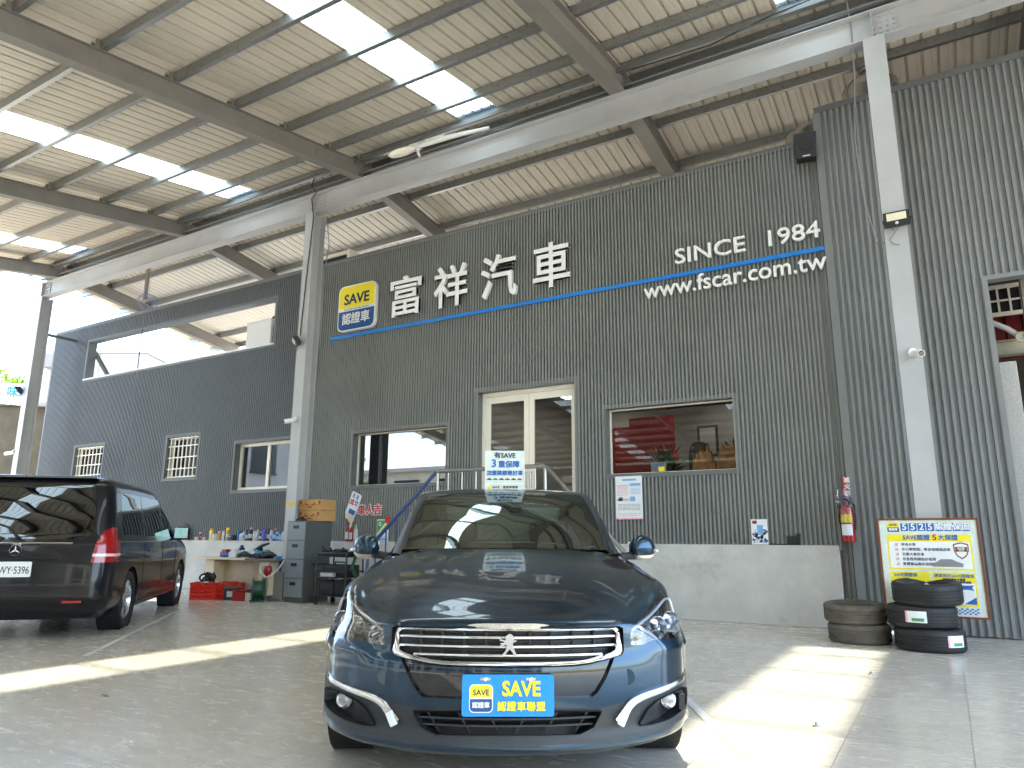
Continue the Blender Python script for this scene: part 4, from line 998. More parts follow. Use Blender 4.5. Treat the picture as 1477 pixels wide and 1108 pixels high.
for s in (1, -1):
    TL = [(s*x, z) for x, z in ((.765,.80),(.775,.90),(.79,1.02),(.835,1.14),(.90,1.185),(1.0,1.19),(1.0,.80))]
    nb = takeout(bmV, cutpoly(bmV, TL, 'y', lambda c: c.y < -.72 and c.x*s > 0))
    t_ = bpy.data.objects.new('tail_light', None); COL.objects.link(t_); t_.parent = van; t_.location = (0, 0, 0)
    bmobj(solid(nb.copy(), .012, .03), 'lamp_cover', 'tail_red', t_)
    strip = takeout(nb, cutpoly(nb, [(s*.70,.865),(s*1.1,.865),(s*1.1,.895),(s*.70,.895)], 'y', lambda c: True), True); bmobj(solid(strip, .016, .01), 'reverse_strip', 'tail_clear', t_)
    nb.free()
    for y0, y1, zt, zb in ((-.50,.52,1.60,1.10),(.60,1.62,1.60,1.09),(1.70,2.38,1.58,1.08)):
        P = [(y0, zb), (y1, zb), (y1, zt), (y0+(.10 if y0 < 0 else 0), zt)] if y0 < 1.65 else [(y0, zb), (2.62, zb), (2.22, zt-.10), (2.08, zt), (y0, zt)]
        nb = takeout(bmV, cutpoly(bmV, P, 'x', lambda c: c.x*s > .5)); bmobj(solid(nb, .001, .008), 'side_window', 'van_glass', van)
    P = [(y, z) for y, z in ((-.62,1.03),(2.75,1.03),(2.75,1.045),(-.62,1.045))]
    for yy in (.56, 1.66, 2.62):
        b = MB(); b.tube([(s*(vw(z)+.0005), yy+.02, z) for z in lin(.42, 1.0, 8)], .0045, 4); b.build('door_gap', 'dark_well', van)
    b = MB(); b.tube([(s*(vw(1.02)+.001), y, 1.02) for y in lin(-.6, 2.7, 6)], .006, 4); b.build('belt_line', 'piano_black', van)
    b = MB(); b.tube([(s*(vw(.9)+.012), y, .90) for y in (.75, .78, .92, .95)], .011, 6); b.build('door_handle', 'van_paint', van)
    b = MB(); b.box(s*.90, s*.965, .42, 2.8, .26, .36, .02); b.build('side_sill', 'van_paint', van)
    for yy in (0, 3.2):
        b = MB(); b.lathe([(.38, 0), (.38, .25)], 28, (s*.945-(.25 if s > 0 else 0), yy, .34), axis='x', cap=False); b.build('wheel_well', 'dark_well', van)
        wheel('wheel', van, (s*.845, yy, .335), .335, .225, .215, s, 5)
    m_ = bpy.data.objects.new('door_mirror', None); COL.objects.link(m_); m_.parent = van; m_.location = (s*1.06, 2.46, 1.12)
    b = MB(); ellip(b, (0, 0, .02), (.125, .07, .105), 16, 10, .7); b.build('mirror_shell', 'van_paint', m_)
    b = MB(); b.box(-.10, .10, -.072, -.066, -.06, .10, .03); b.build('mirror_glass', 'mirror_dim', m_)
    b = MB(); b.tube([(-s*.2, .05, -.04), (-s*.05, 0, -.05)], .035, 6); b.build('mirror_arm', 'black_plastic', m_)
bmobj(bmV, 'body', 'van_paint', van, angle=28)
def vy(x, z): return vr(z)-.02*(1-min(1, abs(x)/.72)**2)
PB = lambda x, z, d: T((x, d, z)) @ WALLX
b = MB(); rows = [[Vector((x, vy(x, 1.0)-d, z)) for d, z in ((0,1.022),(.022,1.02),(.03,1.008),(.02,.995),(0,.99))] for x in lin(-.56, .56, 20)]; b.grid(rows, True); b.build('chrome_strip', 'chrome', van, angle=60)
b = MB(); y = vy(0,.93)-.006
b.lathe([(.055, y-.006), (.059, y-.012), (.063, y-.006), (.059, y)], 32, (0, 0, .935), axis='y', closed=True)
for k in range(3):
    a = rad(90+120*k); b.prism([(math.cos(a)*.057, .935+math.sin(a)*.057), (math.cos(a+2.0)*.011, .935+math.sin(a+2.0)*.011), (math.cos(a-2.0)*.011, .935+math.sin(a-2.0)*.011)], y-.012, y-.004)
b.build('star_badge', 'chrome', van, recalc=True)
pl = bpy.data.objects.new('plate', None); COL.objects.link(pl); pl.parent = van; pl.location = (0, vy(0,.72)-.012, .735)
b = MB(); b.prism(rrect(.38, .16, .015), -.006, .002); b.build('plate_panel', 'plate_white', pl, recalc=True)
b = MB(); b.text('BWY·5396', .108, PB(0, -.012, -.0075), .0006, sx=.72, off=.0006); b.build('plate_lettering', 'ink_black', pl)
b = MB(); b.box(-.45, .45, vy(0,.84)-.02, vy(0,.84)+.02, .836, .86, .008); b.build('plate_lamp_bar', 'van_paint', van)
for x in (-.62, .62): 
    b = MB(); b.tube([(x, vy(x,.80)-.001, .82), (x*1.04, vy(x,.6)-.001, .60), (x*.98, vy(x,.52)-.001, .54)], .004, 4); b.build('tailgate_gap', 'dark_well', van)
b = MB(); b.tube([(x, vy(x,.52)-.0015, .525) for x in lin(-.72, .72, 10)], .005, 4); b.build('bumper_gap', 'dark_well', van)
for x in (-.62, .62):
    b = MB(); b.box(x-.1, x+.1, vy(x,.40)-.012, vy(x,.40)+.02, .375, .405, .006); b.build('reflector', 'tail_red', van)
b = MB(); b.box(-.33, .33, -.79, -.74, 1.735, 1.752, .006); b.build('brake_lamp', 'tail_red', van)
b = MB(); rows = [[Vector((x, y, z)) for y, z in ((-.60,1.775),(-.80,1.755),(-.825,1.735),(-.79,1.72),(-.70,1.72))] for x in lin(-.66, .66, 12)]; b.grid(rows); b.build('spoiler', 'van_paint', van, angle=50)
b = MB(); b.tube([(0, vy(0,1.08)-.03, 1.07), (-.12, vy(0,1.2)-.03, 1.18), (-.40, vy(0,1.3)-.02, 1.27)], [.018,.01,.006], 6); b.build('rear_wiper', 'black_plastic', van)
b = MB(); b.box(-.85, .85, -.9, 3.8, .2, .3); b.box(-.8, .8, -.8, 2.4, 1.0, 1.02); b.build('underbody', 'dark_well', van)
for x in (-.4, .4):
    b = MB(); b.box(x-.24, x+.24, -.25, -.1, .8, 1.28, .05); b.box(x-.12, x+.12, -.22, -.12, 1.3, 1.46, .03); b.build('seat', 'interior_dark', van)
# ---------------------------------------------------------------- lettering and signs on the wall
FRONT = WY-.036
def wtext(b, body, x0, x1, zb, capr, size, y, ext, off=0.0):
    # upright text on the wall, baseline zb, stretched to run from x0 to x1
    t = MB(); t.text(body, size, Matrix.Identity(4), ext, 'LEFT', off, valign='TOP_BASELINE')
    xs = [v.x for v in t.v]; k = (x1-x0)/(max(xs)-min(xs)); mn = min(xs)
    o = len(b.v)
    for v in t.v: b.v.append(Vector((x0+(v.x-mn)*k, y-v.z, zb+v.y)))
    for f in t.f: b.face([o+i for i in f])
for ch, x0, x1, lab in (('富', -8.93, -8.16, 'white raised character 富 beside the yellow and blue badge'), ('祥', -7.86, -7.09, 'white raised character 祥 between 富 and 汽'), ('汽', -6.80, -6.05, 'white raised character 汽 above the left door leaf'), ('車', -5.72, -5.0, 'white raised character 車, last of the four big characters')):
    b = MB(); t = MB(); t.text(ch, .82, Matrix.Identity(4), .03, 'LEFT', .011)
    xs = [v.x for v in t.v]; zs = [v.y for v in t.v]
    for v in t.v: b.v.append(Vector((x0+(v.x-min(xs))/(max(xs)-min(xs))*(x1-x0), FRONT-.06-v.z, 5.30+(v.y-min(zs))/(max(zs)-min(zs))*.82)))
    b.f, b.m, b.sm = t.f, t.m, t.sm
    o = b.build('wall_character', 'white_letter'); tag(o, lab, 'sign letter', 'white Chinese characters on the wall')
for body, x0, x1, zb, size, nm, lab in (('SINCE', -3.20, -2.13, 5.295, .345, 'wall_lettering', 'white raised word SINCE above the blue stripe'), ('1984', -1.80, -1.10, 5.295, .345, 'wall_lettering', 'white raised number 1984 above the end of the blue stripe'), ('www.fscar.com.tw', -3.73, -1.05, 4.815, .36, 'wall_lettering', 'white raised web address under the blue stripe')):
    b = MB(); wtext(b, body, x0, x1, zb, .72, size, FRONT-.05, .02, .003); tag(b.build(nm, 'white_letter'), lab, 'sign lettering', 'white lettering on the wall')
b = MB(); b.box(-10.56, -1.0, FRONT-.035, FRONT-.004, 5.09, 5.155, .006); tag(b.build('blue_stripe', 'blue_stripe'), 'long blue metal stripe running under the wall lettering', 'sign trim')
lg = thing('badge_sign', 'rounded yellow over blue badge sign reading SAVE on the wall', 'sign', (-9.81, FRONT, 5.69))
def rr2(w, h, r): return rrect(w, h, r, 6)
b = MB(); b.prism(rr2(1.0, .97, .14), -.09, -.012); b.build('badge_panel', 'sign_white', lg, recalc=True)
b = MB(); P = rr2(.95, .92, .12)
b.prism([(.475, .0)]+[(x, z) for x, z in P if z > .02]+[(-.475, .0)], -.094, -.0895); b.cur = 1
b.prism([(-.475, -.065)]+[(x, z) for x, z in P if z < -.08]+[(.475, -.065)], -.094, -.0895)
b.build('badge_field', ['sign_yellow', 'sign_navy'], lg, recalc=True)
b = MB(); X = lambda x, z, d: T((x, d, z)) @ WALLX
b.text('SAVE', .30, X(0, .17, -.097), .002, off=.007, sx=1.02); b.cur = 1; b.text('認證車', .25, X(0, -.25, -.097), .002, off=.004); b.cur = 0
b.text('Sincere Automobile Value Evaluation', .042, X(0, -.028, -.0925), .001, sx=1.05)
b.build('badge_lettering', ['ink_navy', 'sign_white'], lg)

# ---------------------------------------------------------------- lamps, cameras, cables on the canopy
mat('lamp_warm', (.8, .76, .55), .3, var=.04, coat=.5)
def floodlight(loc, rz, tilt, label):
    t = thing('floodlight', label, 'floodlight', loc, rz, 'floodlights on the columns')
    X = T((0, -.09, 0)) @ RX(tilt)
    b = MB(); b.box(-.14, .14, -.03, .03, -.09, .09, .008, X); b.box(-.12, .12, .03, .055, -.07, .07, .005, X)
    for k in range(7): b.box(-.11+k*.034, -.10+k*.034, .05, .075, -.07, .07, 0, X)
    b.build('housing', 'black_plastic', t)
    b = MB(); b.box(-.105, .105, -.034, -.029, -.02, .07, .002, X); b.build('lamp_glass', 'lamp_warm', t)
    b = MB(); b.lathe([(.02, -.034), (.022, -.03), (.02, -.028)], 12, (0, 0, 0), axis='y'); 
    for i, v in enumerate(b.v): b.v[i] = X @ (v+Vector((0, 0, -.055)))
    b.build('sensor', 'stainless', t)
    b = MB(); b.tube([(-.145, -.09, 0), (-.145, -.02, -.02), (.145, -.02, -.02), (.145, -.09, 0)], .010, 4); b.box(-.03, .03, -.02, .0, -.05, .02); b.build('bracket', 'black_plastic', t)
    b = MB(); b.tube([(.02, -.06, -.08), (-.05, -.03, -.16), (-.10, -.012, -.22), (-.06, -.012, -.28), (.0, -.012, -.30)], .006, 5); b.build('cable', 'cable_gray', t)
    return t
CF = GY-.125
floodlight((-.13, CF, 4.88), 0, rad(6), 'black floodlight on the column right of the web address')
floodlight((-10.27, CF, 4.77), rad(-38), rad(34), 'black floodlight tilted down on the column left of the badge')
floodlight((-20.6, CF, 4.87), rad(-40), rad(34), 'black floodlight on the far column by the open sky')
def cctv(loc, rz, label):
    t = thing('security_camera', label, 'camera', loc, rz, 'security cameras on the columns')
    b = MB(); b.lathe([(.055, 0), (.055, -.02), (.03, -.03)], 20, axis='y'); b.tube([(0, -.03, 0), (0, -.07, -.01), (0, -.09, -.02)], .018, 8); b.build('mount', 'white_paint', t)
    X = T((0, -.10, -.035)) @ RX(rad(12)); b = MB(); b.lathe([(.001, -.12), (.04, -.12), (.045, -.10), (.045, .05), (.03, .07)], 18, axis='y')
    for i, v in enumerate(b.v): b.v[i] = X @ v
    b.build('camera_body', 'white_paint', t)
    b = MB(); b.lathe([(.001, -.128), (.032, -.126), (.034, -.118)], 18, axis='y')
    for i, v in enumerate(b.v): b.v[i] = X @ v
    b.build('lens', 'piano_black', t); return t
cctv((-.13, CF, 3.24), rad(25), 'white security camera on the column right of the shop window')
cctv((-10.25, CF, 3.27), rad(-30), 'white security camera on the column by the sliding window')
cctv((-20.58, CF, 3.25), rad(-50), 'white security camera on the far column above the van roof')
t = thing('lamp_arm', 'white street lamp head on a long arm lying along the girder', 'lamp', (-7.4, 9.22, 7.9), 0)
b = MB(); b.tube([(1.35, .12, .12), (.6, .0, .12), (-.1, -.06, .10)], [.03, .045, .045], 10); b.box(.1, .5, -.07, -.0, .13, .2, .012); b.lathe([(.075, -.1), (.075, .1)], 14, (-.12, -.06, .1), axis='x'); b.build('arm', 'white_paint', t)
b = MB(); ellip(b, (-.36, -.14, .03), (.30, .12, .055), 16, 8); b.build('lamp_head', 'ivory_alu', t)
b = MB(); b.tube([(-.06, -.06, .08), (-.02, -.1, -.05), (.02, -.1, -.14)], .025, 6); b.build('clamp', 'white_paint', t)
t = thing('loudspeaker', 'black wedge loudspeaker at the top right corner of the lettered wall', 'loudspeaker', (-1.17, 10.14, 6.62), rad(10), rx=rad(10))
b = MB(); b.prism([(-.13, -.19), (.13, -.19), (.145, .17), (-.145, .17)], -.1, .12); b.build('cabinet', 'black_plastic', t, recalc=True)
b = MB(); b.lathe([(.10, -.102), (.10, -.108), (.085, -.104), (.03, -.09), (.001, -.10)], 24, axis='y'); b.build('cone', 'black_matte', t)
b = MB(); b.box(-.05, .05, -.105, -.10, -.17, -.155); b.build('name_plate', 'white_paint', t)
for x, y, r, zt, lab in ((-.30, 10.95, .40, 7.96, 'stainless water tank behind the right column with blue label'), (-1.12, 11.15, .46, 7.48, 'stainless water tank peeping over the lettered wall')):
    t = thing('water_tank', lab, 'water tank', (x, y, 5.6), 0, 'water tanks on the roof')
    h = zt-5.6; b = MB(); b.lathe([(r, 0), (r, .1), (r+.012, .12), (r, .14), (r, h*.55), (r+.012, h*.56), (r, h*.57), (r, h*.86), (r*.97, h*.90), (r*.6, h*.97), (r*.3, h), (.001, h)], 40); b.build('tank_shell', 'stainless', t)
    b = MB(); b.lathe([(r*.3, h*.98), (r*.3, h+.05), (.001, h+.06)], 20); b.build('lid', 'stainless', t)
    b = MB()
    if x > -1:
        for k in range(8):
            a0, a1 = rad(-130+k*8), rad(-122+k*8); rr_ = r+.004
            b.poly([(rr_*math.cos(a0), rr_*math.sin(a0), h*.62), (rr_*math.cos(a1), rr_*math.sin(a1), h*.62), (rr_*math.cos(a1), rr_*math.sin(a1), h*.72), (rr_*math.cos(a0), rr_*math.sin(a0), h*.72)])
        b.build('label_patch', 'ink_blue', t)
t = thing('condenser_unit', 'white box condenser standing in the gallery opening', 'air conditioner', (-13.35, 10.95, 5.30), 0)
b = MB(); b.box(-.42, .42, -.16, .2, 0, .78, .015); b.build('casing', 'white_paint', t)
b = MB(); b.box(.43, .435, -.1, .14, .1, .6); b.tube([(.2, .0, .78), (.3, 0, .86), (.42, 0, .82)], .03, 6); b.build('pipe_cover', 'black_plastic', t)
t = thing('condenser_unit', 'old condenser with cream frame peeping over the wall left of the badge', 'air conditioner', (-11.06, 10.9, 6.55), 0)
b = MB(); b.box(-.52, -.44, -.16, .16, 0, .68, .01); b.box(.44, .52, -.16, .16, 0, .72, .01); b.box(-.44, .44, -.16, .16, .62, .70, .01); b.build('casing', 'ivory_alu', t)
b = MB(); b.box(-.44, .44, -.12, .14, 0, .62); b.build('coil', 'black_matte', t)
mat('wire_blue', srgb(120, 134, 168), .5, var=.1)
for x, y, z, lab in ((-19.95, 9.9, 7.11, 'wire globe hanging against the open sky'), (-16.43, 9.9, 6.80, 'wire globe hanging over the gallery opening')):
    t = thing('wire_globe', lab, 'hanging ornament', (x, y, z), 0, 'wire globes hung from the canopy')
    b = MB(); r = .24
    for k in range(6):
        a = math.pi*k/6; b.tube([(r*math.cos(q)*math.cos(a), r*math.cos(q)*math.sin(a), r*math.sin(q)*.82) for q in lin(0, 2*math.pi, 20)], .0045, 4, False)
    for q in (-.8, -.3, .3, .8): b.tube([(r*math.cos(q)*math.cos(a), r*math.cos(q)*math.sin(a), r*math.sin(q)*.82) for a in lin(0, 2*math.pi, 20)], .0045, 4, False)
    b.build('globe', 'wire_blue', t); b = MB(); b.tube([(0, 0, r*.8), (0, 0, roofz(y)-z-.1)], .004, 4); b.build('cord', 'cable_gray', t)
def cable(name, pts, r, m, lab): b = MB(); b.tube(pts, r, 6); tag(b.build(name, m), lab, 'cable')
pts = []
for y in lin(2.0, 9.0, 28):
    f = ((y+.87) % 1.045)/1.045; pts.append((-9.2, y, roofz(y)-.17-.07*math.sin(math.pi*f)))
cable('power_cable', pts, .012, 'rope_black', 'black cable sagging between purlins beside the middle rafter')
cable('power_cable', [(-10.12, 9.25, 8.25), (-10.15, 9.2, 7.95), (-10.05, 9.24, 7.8), (-10.17, 9.24, 7.7), (-10.13, 9.28, 7.3), (-10.22, 9.28, 6.0), (-10.28, 9.28, 4.9)], .010, 'rope_black', 'thin black cable running down the middle column to its floodlight')
cable('rope', [(-10.1, 9.6, 7.45), (-10.3, 9.9, 7.0), (-10.75, 10.25, 6.6), (-10.85, 10.32, 5.2), (-10.95, 10.33, 4.0), (-11.0, 10.33, 3.2)], .010, 'cable_gray', 'gray rope hanging beside the middle column')
cable('power_cable', [(-.42, 9.42, 8.3), (-.40, 9.40, 7.8), (-.42, 9.45, 7.0), (-.52, 9.9, 6.4), (-.50, 10.22, 5.6), (-.40, 10.2, 5.0), (-.27, 9.6, 4.74), (-.18, 9.29, 4.79)], .012, 'cable_gray', 'gray cable looping to the floodlight on the right column')
cable('power_cable', [(-3.4, 9.2, 8.1), (-2.2, 9.18, 8.04), (-1.3, 9.1, 8.12), (-.6, 9.15, 8.2), (.6, 9.2, 8.1)], .010, 'rope_black', 'black wires strung along the girder at upper right')
cable('conduit', [(-21.3, 9.28, 7.93), (-9.4, 9.28, 7.93), (7.5, 9.28, 7.93)], .018, 'trim_gray', 'gray conduit pipe running along the top of the girder')

# ---------------------------------------------------------------- left yard edge
mat('leaf_bright', srgb(118, 150, 52), .6, var=.35, nscale=3)
mat('container_white', srgb(172, 171, 165), .6, var=.07, nscale=1.2, dirt=(srgb(140, 120, 96), 1.1, .62, .4))
mat('banner_white', srgb(225, 226, 228), .6, var=.04)
dv = Vector((.857, .515, 0)); nv = Vector((.515, -.857, 0))
DX = Matrix(((dv.x, -nv.x, 0, -28.5), (dv.y, -nv.y, 0, 12.8), (0, 0, 1, 0), (0, 0, 0, 1)))      # local x along the wall, local y away from camera
b = MB(); rows = []
rnd = random.Random(3)
for z in lin(0, 5.75, 12): rows.append([DX @ Vector((x, .12*z/5.75*-1+.10*noise.noise((x*.6, z*.9, 0))+.05*noise.noise((x*2, z*2, 4)), z+(.12*noise.noise((x*.5, 0, 9)) if z > 5.5 else 0))) for x in lin(-14, 13, 54)])
b.grid(rows); P = [DX @ Vector((x, y, 5.7)) for x, y in ((-14, -.2), (13, -.2), (13, 9), (-14, 9))]; b.poly(P)
tag(b.build('retaining_wall', 'old_concrete'), 'mossy old concrete retaining wall at the left edge of the yard', 'wall')
b = MB(); b.box(-6, 1.2, -.05, -.02, 5.95, 6.55, 0, DX); o = b.build('banner', 'banner_white'); tag(o, 'white banner with blue characters above the retaining wall', 'banner')
b = MB()
b.text('味達成', .42, DX @ T((.15, -.06, 6.22)) @ WALLX, .001, off=.012); l_ = b.build('banner_lettering', 'blue_stripe', o)
for x in (-5.9, -2.5, 1.1):
    b = MB(); b.tube([DX @ Vector((x, .02, 5.6)), DX @ Vector((x, .02, 6.6))], .03, 6); b.build('banner_post', 'galv', o)
b = MB(); rnd = random.Random(5)
for k in range(2600):
    x = rnd.uniform(-7, 1.3); c = Vector((x, rnd.uniform(.2, 1.2), 6.35+rnd.random()**.7*(.75+.25*math.sin(x*3)+.2*math.sin(x*7.3))))
    s_ = rnd.uniform(.05, .11); a = Vector((rnd.uniform(-1, 1), rnd.uniform(-1, 1), rnd.uniform(-.6, 1))).normalized(); u = a.orthogonal().normalized()*s_; w_ = a.cross(u).normalized()*s_*.55
    b.poly([DX @ (c-u), DX @ (c+w_), DX @ (c+u), DX @ (c-w_)])
for k in range(16):
    x = -7+k*.52; b.tube([DX @ Vector((x, .6, 5.6)), DX @ Vector((x+.1, .6, 6.7))], .02, 4)
tag(b.build('hedge', 'leaf_bright'), 'bright green hedge growing behind the banner', 'hedge')
ct = thing('site_container', 'white site container standing on top of the retaining wall', 'container', DX @ Vector((2.40, -.30, 5.74)), math.atan2(dv.y, dv.x))
b = MB(); b.box(-2.1, 2.2, 0, 2.4, 0, 1.90, .03); b.build('container_shell', 'container_white', ct)
b = MB(); b.box(-2.15, 2.25, -.04, 2.44, 1.88, 1.96, .02); b.box(-2.15, 2.25, -.03, 2.43, -.06, .06); b.build('edge_frame', 'steel_dull', ct)
for x in (-1.7, .5): 
    b = MB(); b.box(x-.02, x+.02, -.012, 0, .06, 1.95); b.build('panel_joint', 'steel_dull', ct)
b = MB(); b.box(-1.35, -.75, -.35, -.02, 1.3, 1.82, .02); b.build('cooler_box', 'steel_dull', ct)
b = MB(); b.box(-.55, -.1, -.02, .0, .15, 1.6); b.build('door_panel', 'black_matte', ct)
b = MB(); b.tube([(1.0, -.02, 1.3), (1.7, -.02, 1.2), (2.1, -.02, 1.25)], .01, 4); b.build('cable', 'cable_gray', ct)
cable('support_wire', [DX @ Vector((-2, -.6, 1.6)), DX @ Vector((1.5, -.9, 3.2))], .03, 'black_plastic', 'dark pole leaning on the retaining wall behind the van')

# ---------------------------------------------------------------- entrance stairs with rails
mat('rail_steel', (.30, .295, .28), .35, .9, var=.1); mat('rail_blue', srgb(30, 58, 112), .35, var=.1, coat=.3)
st = thing('entrance_stairs', 'concrete landing and steps with steel and blue railings at the shop door', 'stairs', (-5.68, 9.6, 0))
def stp(mb, n, m): return mb.build(n, m, st, local=False)
b = MB(); b.box(-6.65, -4.72, 8.78, WY-.065, 0, 1.0, .01); stp(b, 'landing', 'concrete')
for k in range(5):
    z = 1.0-(k+1)*.1667
    b = MB(); b.box(-6.65-.25*(k+1), -6.655-.25*k, 8.80, 10.2, 0, z, .006); stp(b, 'step', 'concrete')
    b = MB(); b.box(-4.715+.25*k, -4.72+.25*(k+1), 8.80, 10.2, 0, z, .006); stp(b, 'step', 'concrete')
b = MB(); b.tube([(-6.62, 8.86, 2.11), (-4.74, 8.86, 2.11)], .032, 10); b.tube([(-4.76, 8.86, 2.11), (-4.70, 8.86, 2.08), (-3.6, 8.86, .95)], .03, 10); stp(b, 'handrail', 'rail_steel')
b = MB(); b.tube([(-6.62, 8.86, 2.11), (-7.95, 8.86, .93)], .03, 10); b.tube([(-7.95, 8.86, .93), (-7.95, 8.86, 0)], .03, 8); b.tube([(-6.62, 8.86, 1.2), (-7.9, 8.86, .2)], .018, 8); stp(b, 'side_rail', 'rail_blue')
for x in (-6.6, -6.4, -6.15, -5.9, -5.65, -5.4, -5.15, -4.9, -4.74): b = MB(); b.tube([(x, 8.86, 1.0), (x, 8.86, 2.1)], .014 if x not in (-6.6, -4.74) else .024, 6); stp(b, 'rail_post', 'rail_steel')
for k in range(6): x = -6.78-.2*k; b = MB(); b.tube([(x, 8.86, .95-(-6.62-x)*.887+.1), (x, 8.86, 2.1-(-6.62-x)*.887)], .012, 6); stp(b, 'rail_post', 'rail_blue')

# ---------------------------------------------------------------- shop interior seen through the glass
mat('red_cloth', srgb(150, 18, 24), .7, var=.1); mat('driftwood', srgb(200, 134, 70), .6, var=.35, nscale=9, bump=.6, bscale=14, coat=.2)
mat('wood_dark', srgb(58, 34, 22), .4, var=.25, nscale=5, coat=.3); mat('leaf_dark', srgb(40, 74, 34), .5, var=.35, nscale=5); mat('red_flower', srgb(210, 24, 30), .5, var=.1); mat('leather_black', (.02, .02, .022), .4, var=.1)
b = MB(); rnd = random.Random(11)
for cx_, wd_, ht in ((-3.12, .20, .55), (-2.72, .22, .66)):
    n = 26; L_ = []
    for i in range(n+1):
        a = i/n; L_.append((cx_+(a-.5)*2*wd_, 2.06+ht*(.72+.28*noise.noise((a*7, cx_, 0)))*(1-abs(2*a-1)**3)+(.12 if i % 7 == 3 else 0)))
    rows = []
    for d, sc in ((0, .96), (.03, 1), (.10, 1.0), (.13, .95)):
        rows.append([(x*1.0, 11.0+d+.03*noise.noise((x*9, d*20, 1)), 2.0+(z-2.0)*sc) for x, z in L_])
    rows = [[(x, 11.0, 2.0) for x, z in L_]]+rows+[[(x, 11.13, 2.0) for x, z in L_]]
    b.grid(rows)
tag(b.build('driftwood', 'driftwood'), 'tall golden driftwood carving behind the wide shop window', 'carving')
t = thing('office_chair', 'black padded chair back behind the shop window', 'chair', (-3.22, 11.15, 1.0)); b = MB(); ellip(b, (0, 0, 1.32), (.17, .06, .30), 16, 12, .75); b.build('backrest', 'leather_black', t); b = MB(); b.box(-.22, .22, -.25, .25, .42, .52, .04); b.tube([(0, 0, 0), (0, 0, .45)], .03, 6); b.tube([(0, .05, .5), (0, .03, 1.1)], .03, 6); b.build('seat', 'leather_black', t)
t = thing('potted_plant', 'leafy potted plant with a red bloom behind the shop window', 'plant', (-3.62, 10.95, 2.0)); b = MB(); b.lathe([(.05, 0), (.075, .13), (.065, .13), (.05, .03)], 18); b.build('pot', 'red_cloth', t)
b = MB(); rnd = random.Random(2)
for k in range(90):
    a = rnd.uniform(0, 6.28); e_ = rnd.uniform(.15, 1.3); L_ = rnd.uniform(.16, .36); d = Vector((math.cos(a)*math.cos(e_), math.sin(a)*math.cos(e_)*.5, math.sin(e_))); p0 = Vector((0, 0, .12)); p1 = p0+d*L_*.6; p2 = p0+d*L_+Vector((0, 0, -.05)); s_ = d.cross(Vector((0, 0, 1))).normalized()*.022
    b.poly([p0-s_*.3, p1-s_, p2, p1+s_, p0+s_*.3])
b.build('foliage', 'leaf_dark', t); b = MB(); ellip(b, (.10, -.05, .40), (.035, .03, .08), 10, 8); b.build('flower', 'red_flower', t)
t = thing('potted_plant', 'large dark fern in front of the red banner inside the shop', 'plant', (-4.05, 12.0, 1.9)); b = MB(); b.lathe([(.12, 0), (.18, .25), (.16, .25), (.12, .05)], 18); b.build('pot', 'wood_dark', t); b = MB()
for k in range(150):
    a = rnd.uniform(0, 6.28); e_ = rnd.uniform(.1, 1.4); L_ = rnd.uniform(.3, .75); d = Vector((math.cos(a)*math.cos(e_), math.sin(a)*math.cos(e_)*.6, math.sin(e_))); p0 = Vector((0, 0, .25)); p1 = p0+d*L_*.6; p2 = p0+d*L_+Vector((0, 0, -.1)); s_ = d.cross(Vector((0, 0, 1))).normalized()*.035
    b.poly([p0-s_*.3, p1-s_, p2, p1+s_, p0+s_*.3])
b.build('foliage', 'leaf_dark', t)
b = MB(); b.box(-5.1, -4.2, 13.0, 13.03, 2.2, 3.4); tag(b.build('red_banner', 'red_cloth'), 'plain red banner on the inner wall behind the fern', 'banner')
b = MB(); b.box(-6.55, -5.25, 14.0, 14.03, 2.3, 3.4); tag(b.build('wall_hanging', 'red_cloth'), 'dark red wall hanging seen through the door glass', 'wall hanging')
for x, z, w_, h_, lab in ((-3.0, 3.0, .5, .42, 'framed picture above the driftwood'), (-3.75, 2.95, .4, .6, 'tall framed picture left of the driftwood'), (-2.25, 2.95, .4, .5, 'framed picture at the right end of the shop window')):
    t = thing('picture', lab, 'picture', (x, 13.6, z)); b = MB(); b.box(-w_/2, w_/2, 0, .03, -h_/2, h_/2, .008); b.build('picture_frame', 'wood_dark', t); b = MB(); b.box(-w_/2+.05, w_/2-.05, -.004, 0, -h_/2+.05, h_/2-.05); b.build('print', 'terrazzo', t)
b = MB(); b.box(-5.1, -3.75, 11.6, 12.2, 1.0, 2.2, .02); tag(b.build('cabinet', 'wood_dark'), 'low dark wooden cabinet inside behind the shop window', 'cabinet')
t = thing('notice_card', 'small white and yellow card standing on the shop window sill', 'card', (-3.68, 10.54, 2.09)); b = MB(); b.box(-.12, .12, 0, .01, .005, .165, .002); b.build('card', 'sign_white', t); b = MB(); b.box(.0, .10, -.002, 0, .03, .10); b.build('yellow_patch', 'sign_yellow', t); b = MB()
for k in range(3): b.box(-.10, .09, -.002, 0, .115+.014*k, .122+.014*k)
b.build('print_lines', 'ink_blue', t)
t = thing('reception_desk', 'white reception desk seen through the lower door glass', 'desk', (-5.6, 12.4, 1.0)); b = MB(); b.box(-.8, .7, 0, .6, 0, .95, .02); b.build('desk_body', 'sign_white', t); b = MB(); b.box(-.85, .75, -.05, .65, .955, 1.0, .01); b.build('counter', 'wood_dark', t)
b = MB(); b.box(-6.72, -6.58, WY+.10, WY+.108, 2.18, 2.30); o = b.build('door_notice', 'sign_white'); tag(o, 'small white notice stuck on the left door leaf', 'notice'); b = MB(); b.box(-6.70, -6.62, WY+.098, WY+.0998, 2.21, 2.25, 0, None); b.build('red_mark', 'red_flower', o)

